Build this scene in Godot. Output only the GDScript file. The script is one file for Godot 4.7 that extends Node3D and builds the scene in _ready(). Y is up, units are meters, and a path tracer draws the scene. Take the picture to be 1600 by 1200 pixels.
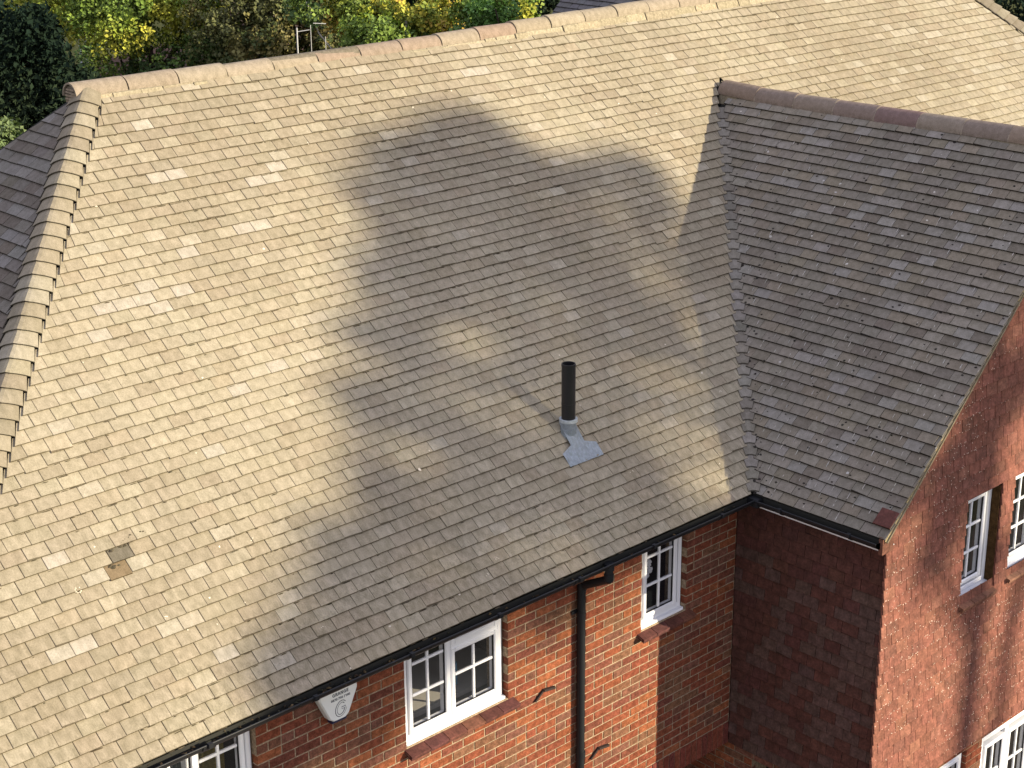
extends Node3D
# A brick house seen from a drone: hipped plain-tile roof, gabled wing, low autumn sun.
# Origin: the inner corner where the two eaves meet. x runs along the main eave, y up, z out of the main wall.

const T := 0.9572576            # tangent of the roof pitch
const WD := 2.9076              # half width of the wing
const D := 3.6867               # half depth of the main roof
const XL := -7.798             # left eave of the hip
const XR := 11.83               # right eave of the hip
const HX := 1.06               # plan slope of the hips: the hipped ends are a little flatter
const LZ := 1.354               # wing verge
const WZ := -0.2877             # face of the main wall
const WX := 0.165               # face of the wing's side wall
const GZ := 1.304               # face of the wing's gable wall
const GX := 0.115               # outer corner of the gable wall
const GROUND := -5.25
const GAUGE := 0.1
const TW := 0.1655
const SUN := Vector3(0.49253, 0.29237, 0.81971)     # towards the sun
const CAM := Vector3(-10.7368, 5.7632, 8.298)

var cp := 1.0 / sqrt(1.0 + T * T)
var sp := T / sqrt(1.0 + T * T)
var ns := sqrt(1.0 + T * T)
var ce := 1.0 / sqrt(1.0 + T * T / HX / HX)
var se := T / HX / sqrt(1.0 + T * T / HX / HX)
var rng := RandomNumberGenerator.new()
var low := FastNoiseLite.new()
var mid := FastNoiseLite.new()
var cam_basis := Basis()
var used := {}
var M := {}

# ------------------------------------------------------------------ mesh collecting
class Batch:
	var v := PackedVector3Array()
	var n := PackedVector3Array()
	var c := PackedColorArray()
	func tri(a: Vector3, b: Vector3, d: Vector3, col: Color) -> void:
		var m := (b - a).cross(d - a).normalized()
		v.append(a); v.append(d); v.append(b)
		n.append(m); n.append(m); n.append(m)
		c.append(col); c.append(col); c.append(col)
	func quad(a: Vector3, b: Vector3, d: Vector3, e: Vector3, col: Color) -> void:
		var m := (d - a).cross(e - b).normalized()
		v.append(a); v.append(d); v.append(b); v.append(a); v.append(e); v.append(d)
		for i in 6:
			n.append(m); c.append(col)
	func quadn(a: Vector3, b: Vector3, d: Vector3, e: Vector3, na: Vector3, nb: Vector3, nd: Vector3, ne: Vector3, col: Color) -> void:
		v.append(a); v.append(d); v.append(b); v.append(a); v.append(e); v.append(d)
		n.append(na); n.append(nd); n.append(nb); n.append(na); n.append(ne); n.append(nd)
		for i in 6:
			c.append(col)
	func hexa(p: PackedVector3Array, col: Color) -> void:
		quad(p[0], p[2], p[3], p[1], col)
		quad(p[4], p[5], p[7], p[6], col)
		quad(p[0], p[4], p[6], p[2], col)
		quad(p[1], p[3], p[7], p[5], col)
		quad(p[0], p[1], p[5], p[4], col)
		quad(p[2], p[6], p[7], p[3], col)
	func box(xf: Transform3D, a: Vector3, b: Vector3, col: Color) -> void:
		var p := PackedVector3Array()
		for i in 8:
			p.append(xf * Vector3(b.x if i & 1 else a.x, b.y if i & 2 else a.y, b.z if i & 4 else a.z))
		hexa(p, col)
	# a box with its front (+z) edges bevelled; back left open when thin is true
	func bevelled(xf: Transform3D, a: Vector3, b: Vector3, e: float, col: Color, back := true) -> void:
		var r0 := [Vector3(a.x, a.y, a.z), Vector3(b.x, a.y, a.z), Vector3(b.x, b.y, a.z), Vector3(a.x, b.y, a.z)]
		var r1 := [Vector3(a.x, a.y, b.z - e), Vector3(b.x, a.y, b.z - e), Vector3(b.x, b.y, b.z - e), Vector3(a.x, b.y, b.z - e)]
		var r2 := [Vector3(a.x + e, a.y + e, b.z), Vector3(b.x - e, a.y + e, b.z), Vector3(b.x - e, b.y - e, b.z), Vector3(a.x + e, b.y - e, b.z)]
		for i in 4:
			r0[i] = xf * r0[i]; r1[i] = xf * r1[i]; r2[i] = xf * r2[i]
		quad(r2[0], r2[1], r2[2], r2[3], col)
		for i in 4:
			var j := (i + 1) % 4
			quad(r1[i], r1[j], r2[j], r2[i], col)
			quad(r0[i], r0[j], r1[j], r1[i], col)
		if back:
			quad(r0[3], r0[2], r0[1], r0[0], col)
	# a plain tile: x along the course, y off the roof, tail at z = 0, head at z = -len
	func tile(xf: Transform3D, xt0: float, xt1: float, xh0: float, xh1: float, length: float, th: float, e: float, col: Color, chip := 0.0, tail := 1.0) -> void:
		var b0 := xf * Vector3(xt0, 0, 0); var b1 := xf * Vector3(xt1, 0, 0)
		var b2 := xf * Vector3(xh1, 0, -length); var b3 := xf * Vector3(xh0, 0, -length)
		var y1 := th - e
		var m0 := xf * Vector3(xt0, y1, 0); var m1 := xf * Vector3(xt1, y1, 0)
		var m2 := xf * Vector3(xh1, y1, -length); var m3 := xf * Vector3(xh0, y1, -length)
		var t0 := xf * Vector3(xt0 + e, th, -e - chip); var t1 := xf * Vector3(xt1 - e, th, -e)
		var t2 := xf * Vector3(xh1 - e, th, -length); var t3 := xf * Vector3(xh0 + e, th, -length)
		quad(t0, t1, t2, t3, col)
		var tail_col := Color(col.r * tail, col.g * tail * 0.96, col.b * tail * 0.9)  # tail face and front bevel, darker than the tile top
		quad(m0, m1, t1, t0, tail_col)
		quad(m1, m2, t2, t1, col)
		quad(m3, m0, t0, t3, col)
		quad(b0, b1, m1, m0, tail_col)
		quad(b1, b2, m2, m1, col)
		quad(b3, b0, m0, m3, col)
	func tube(path: PackedVector3Array, radius: float, sides: int, col: Color, caps := true, arc0 := 0.0, arc1 := TAU, up := Vector3.UP) -> void:
		var rings := []
		var norms := []
		var keep := Vector3.ZERO
		for i in path.size():
			var dir := (path[mini(i + 1, path.size() - 1)] - path[maxi(i - 1, 0)]).normalized()
			var u := keep if keep != Vector3.ZERO else up if absf(dir.dot(up)) < 0.95 else Vector3.RIGHT
			var s := dir.cross(u).normalized()
			u = s.cross(dir).normalized()
			keep = u
			var ring := PackedVector3Array()
			var nn := PackedVector3Array()
			for k in sides + 1:
				var t := lerpf(arc0, arc1, float(k) / sides)
				var w := s * cos(t) + u * sin(t)
				ring.append(path[i] + w * radius); nn.append(w)
			rings.append(ring); norms.append(nn)
		for i in path.size() - 1:
			for k in sides:
				quadn(rings[i][k], rings[i + 1][k], rings[i + 1][k + 1], rings[i][k + 1], norms[i][k], norms[i + 1][k], norms[i + 1][k + 1], norms[i][k + 1], col)
		if caps:
			var l := path.size() - 1
			for k in sides:
				tri(path[0], rings[0][k], rings[0][k + 1], col)
				tri(path[l], rings[l][k + 1], rings[l][k], col)
	func mesh(mat: Material) -> ArrayMesh:
		var m := ArrayMesh.new()
		if v.is_empty():
			return m
		var a := []
		a.resize(Mesh.ARRAY_MAX)
		a[Mesh.ARRAY_VERTEX] = v; a[Mesh.ARRAY_NORMAL] = n; a[Mesh.ARRAY_COLOR] = c
		m.add_surface_from_arrays(Mesh.PRIMITIVE_TRIANGLES, a)
		m.surface_set_material(0, mat)
		return m

# ------------------------------------------------------------------ naming
func numbered(called: String) -> String:
	var k: int = used.get(called, 0)
	used[called] = k + 1
	return called if k == 0 else "%s_%03d" % [called, k]

func tag(o: Node, label: String, category: String, group := "", kind := "") -> Node:
	if label: o.set_meta("label", label)
	if category: o.set_meta("category", category)
	if group: o.set_meta("group", group)
	if kind: o.set_meta("kind", kind)
	return o

func obj(called: String, b: Batch, mat: Material, parent: Node = self, kind := "") -> MeshInstance3D:
	return place(called, b.mesh(mat), parent, Transform3D(), kind)

func place(called: String, m: Mesh, parent: Node, xf := Transform3D(), kind := "") -> MeshInstance3D:
	var o := MeshInstance3D.new()
	o.mesh = m
	o.name = numbered(called) if parent == self else called
	parent.add_child(o, true)
	o.transform = xf
	if kind: o.set_meta("kind", kind)
	return o

func thing(called: String, at: Vector3, label: String, category: String, group := "") -> Node3D:
	var o := Node3D.new()
	o.name = numbered(called)
	add_child(o)
	o.position = at
	tag(o, label, category, group)
	return o

func I(x := 0.0, y := 0.0, z := 0.0) -> Transform3D:
	return Transform3D(Basis(), Vector3(x, y, z))

func lin(r: float, g: float, b: float) -> Color:
	return Color(r, g, b)

func srgb(r: float, g: float, b: float) -> Color:
	return Color(r, g, b).linear_to_srgb()

func vary(c: Color, f: float) -> Color:
	var k := 1.0 + rng.randf_range(-f, f)
	return Color(c.r * k * (1.0 + rng.randf_range(-f, f) * 0.2), c.g * k, c.b * k * (1.0 + rng.randf_range(-f, f) * 0.25))

# is a point inside the picture, and how far away
func depth_in_view(p: Vector3, margin := 0.02) -> float:
	var q := cam_basis.transposed() * (p - CAM)
	var d := -q.z
	if d < 0.1: return -1.0
	var k := tan(deg_to_rad(25.3697) * 0.5)
	if absf(q.y / d) > k * (1.0 + margin) or absf(q.x / d) > k * 1.33333 * (1.0 + margin): return -1.0
	return d

# ------------------------------------------------------------------ materials
func grain(size: int, seed_: int, f1: float, f2: float, lo: float, hi: float, speck := 0.0, dark := 0.0) -> ImageTexture:
	var a := FastNoiseLite.new(); a.seed = seed_; a.frequency = f1; a.fractal_octaves = 3
	var b := FastNoiseLite.new(); b.seed = seed_ + 7; b.frequency = f2; b.fractal_octaves = 3
	var ia := a.get_seamless_image(size, size)
	var ib := b.get_seamless_image(size, size)
	var da := ia.get_data(); var db := ib.get_data()
	var step := da.size() / (size * size)
	var out := PackedByteArray()
	out.resize(size * size * 3)
	var r := RandomNumberGenerator.new(); r.seed = seed_
	for i in size * size:
		var x := da[i * step] / 255.0
		var y := db[i * step] / 255.0
		var k := lerpf(lo, hi, clampf(0.5 + (x - 0.5) * 0.7 + (y - 0.5) * 0.75, 0.0, 1.0))
		var q := r.randf()
		k += (q - 0.5) * 0.07
		if q < dark: k *= 0.72
		if q > 1.0 - speck: k = minf(1.0, k * 1.22)
		var w := int(clampf(k, 0, 1) * 255)
		out[i * 3] = w; out[i * 3 + 1] = w; out[i * 3 + 2] = int(clampf(k * (0.97 + 0.03 * y), 0, 1) * 255)
	return ImageTexture.create_from_image(Image.create_from_data(size, size, false, Image.FORMAT_RGB8, out))

func rough(tex: Texture2D, scale: float, roughness := 0.95, spec := 0.25, bump := 0.0) -> StandardMaterial3D:
	var m := StandardMaterial3D.new()
	m.vertex_color_use_as_albedo = true
	m.roughness = roughness
	m.metallic_specular = spec
	if tex:
		m.albedo_texture = tex
		m.uv1_triplanar = true
		m.uv1_world_triplanar = true
		m.uv1_scale = Vector3.ONE * scale
		if bump > 0.0:
			m.heightmap_enabled = true
			m.heightmap_texture = tex
			m.heightmap_scale = bump
	return m

func plain(c: Color, roughness := 0.5, spec := 0.5) -> StandardMaterial3D:
	var m := StandardMaterial3D.new()
	m.albedo_color = c.linear_to_srgb()
	m.roughness = roughness
	m.metallic_specular = spec
	return m

func make_materials() -> void:
	var g1 := grain(768, 11, 0.09, 0.02, 0.74, 1.0, 0.012, 0.03)
	var g2 := grain(512, 23, 0.06, 0.016, 0.60, 1.0, 0.01, 0.03)
	M.tile = rough(g1, 0.9, 0.95, 0.2, 0.12)
	M.brick = rough(g2, 1.7, 0.9, 0.25, 0.2)
	M.mortar = rough(g2, 2.6, 0.95, 0.2, 0.2)
	M.hung = rough(g2, 1.1, 0.85, 0.35, 0.15)
	M.ground = rough(g1, 0.35, 1.0, 0.1)
	M.matte = rough(null, 1.0, 0.9, 0.3)
	M.black = plain(lin(0.012, 0.012, 0.014), 0.32, 0.5)
	M.gutter = plain(lin(0.013, 0.014, 0.016), 0.45, 0.35)
	M.white = plain(lin(0.74, 0.75, 0.77), 0.35, 0.5)
	M.gasket = plain(lin(0.012, 0.012, 0.014), 0.5, 0.4)
	M.lead = rough(g1, 2.2, 0.5, 0.5, 0.08)
	M.fabric = rough(g2, 4.0, 0.95, 0.1)
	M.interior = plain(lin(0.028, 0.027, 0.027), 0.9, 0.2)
	M.box = plain(lin(0.70, 0.72, 0.70), 0.45, 0.5)
	M.ink = plain(lin(0.09, 0.10, 0.11), 0.6, 0.3)
	M.navy = plain(lin(0.012, 0.014, 0.05), 0.4, 0.5)
	M.metal = plain(lin(0.42, 0.42, 0.40), 0.5, 0.5)
	M.rust = plain(lin(0.03, 0.022, 0.02), 0.7, 0.3)
	var gl := StandardMaterial3D.new()
	gl.transparency = BaseMaterial3D.TRANSPARENCY_ALPHA
	gl.albedo_color = Color(0.45, 0.5, 0.55, 0.03)
	gl.roughness = 0.03
	M.glass = gl
	var lf := StandardMaterial3D.new()
	lf.vertex_color_use_as_albedo = true
	lf.roughness = 0.6
	lf.metallic_specular = 0.35
	lf.backlight_enabled = true
	lf.backlight = Color(0.34, 0.40, 0.10)
	lf.cull_mode = BaseMaterial3D.CULL_DISABLED
	M.leaf = lf
	var dk := lf.duplicate()
	dk.backlight = Color(0.05, 0.07, 0.03)
	dk.metallic_specular = 0.12
	dk.roughness = 0.85
	M.dark_leaf = dk
	M.bark = rough(g2, 1.5, 0.95, 0.2, 0.4)

# ------------------------------------------------------------------ palettes (linear)
const PALE_AT := [Vector2(-3.73, 4.70), Vector2(-3.58, 4.70), Vector2(-3.755, 4.157), Vector2(-3.62, 4.157), Vector2(-2.8, 3.967), Vector2(-2.95, 3.967), Vector2(-3.312, 3.556), Vector2(-3.15, 3.556), Vector2(-3.803, 3.47), Vector2(-4.259, 3.249), Vector2(-4.734, 3.165), Vector2(-4.553, 3.102), Vector2(-4.354, 3.069), Vector2(-4.45, 3.17), Vector2(-4.15, 3.12), Vector2(-4.95, 2.94), Vector2(-0.16, 4.608), Vector2(0.01, 4.608), Vector2(-5.951, 1.451), Vector2(-6.198, 0.85), Vector2(-6.03, 0.87), Vector2(-5.212, 0.439), Vector2(-2.656, 4.05), Vector2(-4.5, 1.9), Vector2(-3.7, 2.35), Vector2(-4.05, 2.3)]
const DARK_AT := [Vector2(-5.591, 1.235), Vector2(-5.55, 1.35)]

func main_tone(x: float, s: float) -> Color:
	for q in PALE_AT:
		if absf(q.x - x) < 0.078 and absf(q.y - s - 0.05) < 0.05: return vary(lin(0.44, 0.395, 0.325), 0.03)
	for k in 2:
		var q: Vector2 = DARK_AT[k]
		if absf(q.x - x) < 0.083 and absf(q.y - s - 0.05) < 0.05: return lin(0.22, 0.165, 0.105) if k == 0 else lin(0.17, 0.15, 0.115)
	var f := low.get_noise_2d(x * 30.0, s * 30.0)
	var c := lin(0.395, 0.345, 0.255).lerp(lin(0.325, 0.278, 0.203), clampf(0.5 + f * 1.4, 0, 1))
	var r := rng.randf()
	var paleness := 0.012 + 0.13 * smoothstep(4.5, 8.0, x) + 0.05 * clampf(mid.get_noise_2d(x * 60.0 + 90.0, s * 60.0) * 2.0, 0, 1)
	if r < paleness: c = lin(0.425, 0.378, 0.295)
	elif r < paleness + 0.13: c = c.lerp(lin(0.43, 0.38, 0.285), 0.55)
	elif r < paleness + 0.25: c = c.lerp(lin(0.32, 0.267, 0.19), 0.55)
	elif r < paleness + 0.29: c = c.lerp(lin(0.36, 0.30, 0.215), 0.6)
	return vary(c, 0.045)

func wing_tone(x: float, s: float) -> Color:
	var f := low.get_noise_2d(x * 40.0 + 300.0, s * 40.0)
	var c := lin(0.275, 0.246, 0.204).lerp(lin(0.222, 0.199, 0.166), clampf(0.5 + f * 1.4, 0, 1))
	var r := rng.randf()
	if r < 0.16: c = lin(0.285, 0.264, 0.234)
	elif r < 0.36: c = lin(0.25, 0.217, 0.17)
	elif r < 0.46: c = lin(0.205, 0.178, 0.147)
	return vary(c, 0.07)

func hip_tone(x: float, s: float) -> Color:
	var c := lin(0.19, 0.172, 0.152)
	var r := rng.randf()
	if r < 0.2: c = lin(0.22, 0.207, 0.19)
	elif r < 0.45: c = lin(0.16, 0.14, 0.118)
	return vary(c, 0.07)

func brick_tone() -> Color:
	var r := rng.randf()
	var c := lin(0.295, 0.092, 0.048)
	if r < 0.12: c = lin(0.355, 0.122, 0.058)
	elif r < 0.42: c = lin(0.270, 0.082, 0.047)
	elif r < 0.58: c = lin(0.225, 0.078, 0.052)
	elif r < 0.74: c = lin(0.235, 0.104, 0.072)
	elif r < 0.88: c = lin(0.24, 0.116, 0.070)
	return vary(c, 0.10)

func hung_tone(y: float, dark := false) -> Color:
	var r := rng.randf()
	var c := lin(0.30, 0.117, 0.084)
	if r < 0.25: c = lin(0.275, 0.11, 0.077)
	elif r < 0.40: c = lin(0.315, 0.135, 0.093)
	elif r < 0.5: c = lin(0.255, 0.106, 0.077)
	if dark:  # shade of the wing side wall put into its tile colour
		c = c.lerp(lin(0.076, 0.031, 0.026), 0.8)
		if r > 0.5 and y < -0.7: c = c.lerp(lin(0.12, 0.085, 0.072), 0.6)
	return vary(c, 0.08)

# ------------------------------------------------------------------ tiled slopes
# slope: origin on the eave, basis X along the course, Y off the roof, Z down the slope
func slope_xf(o: Vector3, along: Vector3, off: Vector3) -> Transform3D:
	return Transform3D(Basis(along, off, along.cross(off)), o)

func bulge(x: float, s: float) -> float:
	return 0.012 * low.get_noise_2d(x * 22.0, s * 26.0 + 500.0)

# lays a slope; bounds(s) gives [x0, x1]; returns a list of {xf, x, s, cut, w0..}
func lay(parent: Node, sl: Transform3D, count: int, first: float, bounds: Callable, tone: Callable, phase: float, called: String, most: int, gauge := GAUGE, width := TW, th := 0.0105, wild := 1.0, mat: StandardMaterial3D = null, stuff_name := "", step := 0.016, drift := 0.0, tail := 0.42) -> void:
	var list := []
	var shift := phase
	for i in count:
		var s := first + i * gauge
		var bt: Array = bounds.call(s)
		var bh: Array = bounds.call(s + gauge * 1.25)
		if bt.is_empty(): continue
		if bh.is_empty(): bh = bt
		shift += width * 0.5 + rng.randf_range(-0.004, 0.004) * wild + (drift if i < 37 else -0.7 * drift)
		var off := shift
		var lo := minf(bt[0], bh[0]); var hi := maxf(bt[1], bh[1])
		var k0 := int(floor((lo - off) / width)); var k1 := int(ceil((hi - off) / width))
		for k in range(k0, k1 + 1):
			var xa := off + k * width; var xb := xa + width
			var g := 0.0022 + rng.randf() * 0.0028
			var t0 := maxf(xa + g * 0.5, bt[0]); var t1 := minf(xb - g * 0.5, bt[1])
			var h0 := maxf(xa + g * 0.5, bh[0]); var h1 := minf(xb - g * 0.5, bh[1])
			if t1 - t0 < 0.012 and h1 - h0 < 0.012: continue
			if t1 - t0 < 0.004: t1 = t0 + 0.004
			if h1 - h0 < 0.004: h1 = h0 + 0.004
			var cx := (t0 + t1) * 0.5
			var slip := 0.0
			if i > 0 and rng.randf() < 0.005 * wild: slip = rng.randf_range(0.006, 0.02)
			var lift := rng.randf_range(-0.0008, 0.0022) * wild + bulge(cx, s)
			var pos := sl * Vector3(cx, 0.0385 - th + lift, -s + rng.randf_range(-0.0019, 0.0019) * wild + slip)
			var tilt := -(step / gauge) + rng.randf_range(-0.008, 0.012) * wild
			var b := sl.basis * Basis(Vector3.UP, rng.randf_range(-0.006, 0.006) * wild) * Basis(Vector3.BACK, rng.randf_range(-0.010, 0.010) * wild) * Basis(Vector3.RIGHT, tilt)
			var xf := Transform3D(b, pos)
			list.append({"xf": xf, "a": [t0 - cx, t1 - cx, h0 - cx, h1 - cx], "col": tone.call(cx, s), "d": depth_in_view(pos), "chip": rng.randf_range(0.0, 0.012) if rng.randf() < 0.12 * wild else 0.0})
	var order := []
	for e in list:
		if e.d > 0.0: order.append(e.d)
	order.sort()
	var limit: float = order[mini(most, order.size()) - 1] if order.size() and most > 0 else -1.0
	var rest := Batch.new()
	var material: StandardMaterial3D = mat if mat else M.tile
	var rest_count := 0
	for e in list:
		var a: Array = e.a
		if e.d > 0.0 and e.d <= limit:
			var one := Batch.new()
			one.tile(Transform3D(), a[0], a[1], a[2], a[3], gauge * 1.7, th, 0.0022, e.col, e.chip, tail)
			place(called, one.mesh(material), parent, e.xf)
		else:
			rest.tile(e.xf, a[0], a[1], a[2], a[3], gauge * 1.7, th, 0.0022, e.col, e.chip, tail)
			rest_count += 1
	if rest_count:
		obj(stuff_name if stuff_name else called + "s", rest, material, parent, "stuff")

# half round ridge tile lying along +z of xf, crown up
func ridge_piece(b: Batch, xf: Transform3D, length: float, r: float, col: Color) -> void:
	var segs := 12
	var a0 := -1.62; var a1 := 1.62
	var th := 0.014
	for k in segs:
		var p := lerpf(a0, a1, float(k) / segs); var q := lerpf(a0, a1, float(k + 1) / segs)
		var np := Vector3(sin(p), cos(p), 0); var nq := Vector3(sin(q), cos(q), 0)
		var A := xf * (np * r); var B := xf * (nq * r)
		var C := xf * (nq * r + Vector3(0, 0, length)); var E := xf * (np * r + Vector3(0, 0, length))
		var wn := xf.basis * np; var wq := xf.basis * nq
		b.quadn(E, C, B, A, wn, wq, wq, wn, col)
		var a := xf * (np * (r - th)); var b2 := xf * (nq * (r - th))
		var c2 := xf * (nq * (r - th) + Vector3(0, 0, length)); var e2 := xf * (np * (r - th) + Vector3(0, 0, length))
		b.quadn(a, b2, c2, e2, -wn, -wq, -wq, -wn, col)
		b.quad(A, B, b2, a, col)
		b.quad(e2, c2, C, E, col)

# ------------------------------------------------------------------ walls with openings
# local frame of xf: x along, y up, z out; openings: [x0, x1, y0, y1]
func wall_panel(b: Batch, xf: Transform3D, x0: float, x1: float, y0: float, y1: float, thick: float, holes: Array, col: Color) -> void:
	var xs := [x0, x1]; var ys := [y0, y1]
	for h in holes:
		for k in 2:
			if h[k] > x0 and h[k] < x1 and not xs.has(h[k]): xs.append(h[k])
			if h[2 + k] > y0 and h[2 + k] < y1 and not ys.has(h[2 + k]): ys.append(h[2 + k])
	xs.sort(); ys.sort()
	var solid := func(i: int, j: int) -> bool:
		if i < 0 or j < 0 or i >= xs.size() - 1 or j >= ys.size() - 1: return false
		var cx: float = (xs[i] + xs[i + 1]) * 0.5; var cy: float = (ys[j] + ys[j + 1]) * 0.5
		for h in holes:
			if cx > h[0] and cx < h[1] and cy > h[2] and cy < h[3]: return false
		return true
	for i in xs.size() - 1:
		for j in ys.size() - 1:
			if not solid.call(i, j): continue
			var a: float = xs[i]; var c: float = xs[i + 1]; var e: float = ys[j]; var f: float = ys[j + 1]
			var p := func(x: float, y: float, z: float) -> Vector3: return xf * Vector3(x, y, z)
			b.quad(p.call(a, e, 0), p.call(c, e, 0), p.call(c, f, 0), p.call(a, f, 0), col)
			b.quad(p.call(c, e, -thick), p.call(a, e, -thick), p.call(a, f, -thick), p.call(c, f, -thick), col)
			if not solid.call(i - 1, j): b.quad(p.call(a, e, -thick), p.call(a, e, 0), p.call(a, f, 0), p.call(a, f, -thick), col)
			if not solid.call(i + 1, j): b.quad(p.call(c, e, 0), p.call(c, e, -thick), p.call(c, f, -thick), p.call(c, f, 0), col)
			if not solid.call(i, j - 1): b.quad(p.call(a, e, -thick), p.call(c, e, -thick), p.call(c, e, 0), p.call(a, e, 0), col)
			if not solid.call(i, j + 1): b.quad(p.call(a, f, 0), p.call(c, f, 0), p.call(c, f, -thick), p.call(a, f, -thick), col)

# stretcher bond over a wall face; returns nothing, adds bricks below parent
func brickwork(parent: Node, xf: Transform3D, x0: float, x1: float, ytop: float, courses: int, holes: Array, most: int, phase := 0.0) -> void:
	var list := []
	for i in courses:
		var y := ytop - (i + 1) * 0.075
		var off := phase + (0.1125 if i % 2 else 0.0)
		for k in range(int(floor((x0 - off) / 0.225)) - 1, int(ceil((x1 - off) / 0.225)) + 1):
			var spans := [[off + k * 0.225 + 0.0055, off + (k + 1) * 0.225 - 0.0055]]
			spans[0][0] = maxf(spans[0][0], x0); spans[0][1] = minf(spans[0][1], x1)
			if rng.randf() < 0.05:
				var half: float = (spans[0][0] + spans[0][1]) * 0.5
				spans = [[spans[0][0], half - 0.005], [half + 0.005, spans[0][1]]]
			for h in holes:
				if y + 0.037 < h[2] or y + 0.037 > h[3]: continue
				var next := []
				for s in spans:
					if s[1] <= h[0] or s[0] >= h[1]: next.append(s)
					else:
						if s[0] < h[0]: next.append([s[0], h[0]])
						if s[1] > h[1]: next.append([h[1], s[1]])
				spans = next
			for s in spans:
				if s[1] - s[0] < 0.02: continue
				var cx: float = (s[0] + s[1]) * 0.5
				var pos := xf * Vector3(cx + rng.randf_range(-0.0015, 0.0015), y + 0.0375 + rng.randf_range(-0.0015, 0.0015), rng.randf_range(-0.0015, 0.0015))
				var bxf := Transform3D(xf.basis * Basis(Vector3.BACK, rng.randf_range(-0.006, 0.006)), pos)
				list.append({"xf": bxf, "w": (s[1] - s[0]) * 0.5, "col": brick_tone(), "d": depth_in_view(pos)})
	var order := []
	for e in list:
		if e.d > 0.0: order.append(e.d)
	order.sort()
	var limit: float = order[mini(most, order.size()) - 1] if order.size() and most > 0 else -1.0
	var rest := Batch.new()
	for e in list:
		var a := Vector3(-e.w, -0.0322, -0.062); var c := Vector3(e.w, 0.0322, 0.0)
		if e.d > 0.0 and e.d <= limit:
			var one := Batch.new()
			one.bevelled(Transform3D(), a, c, 0.003, e.col)
			place("brick", one.mesh(M.brick), parent, e.xf)
		else:
			rest.bevelled(e.xf, a, c, 0.003, e.col)
	if rest.v.size(): obj("bricks", rest, M.brick, parent, "stuff")

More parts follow.
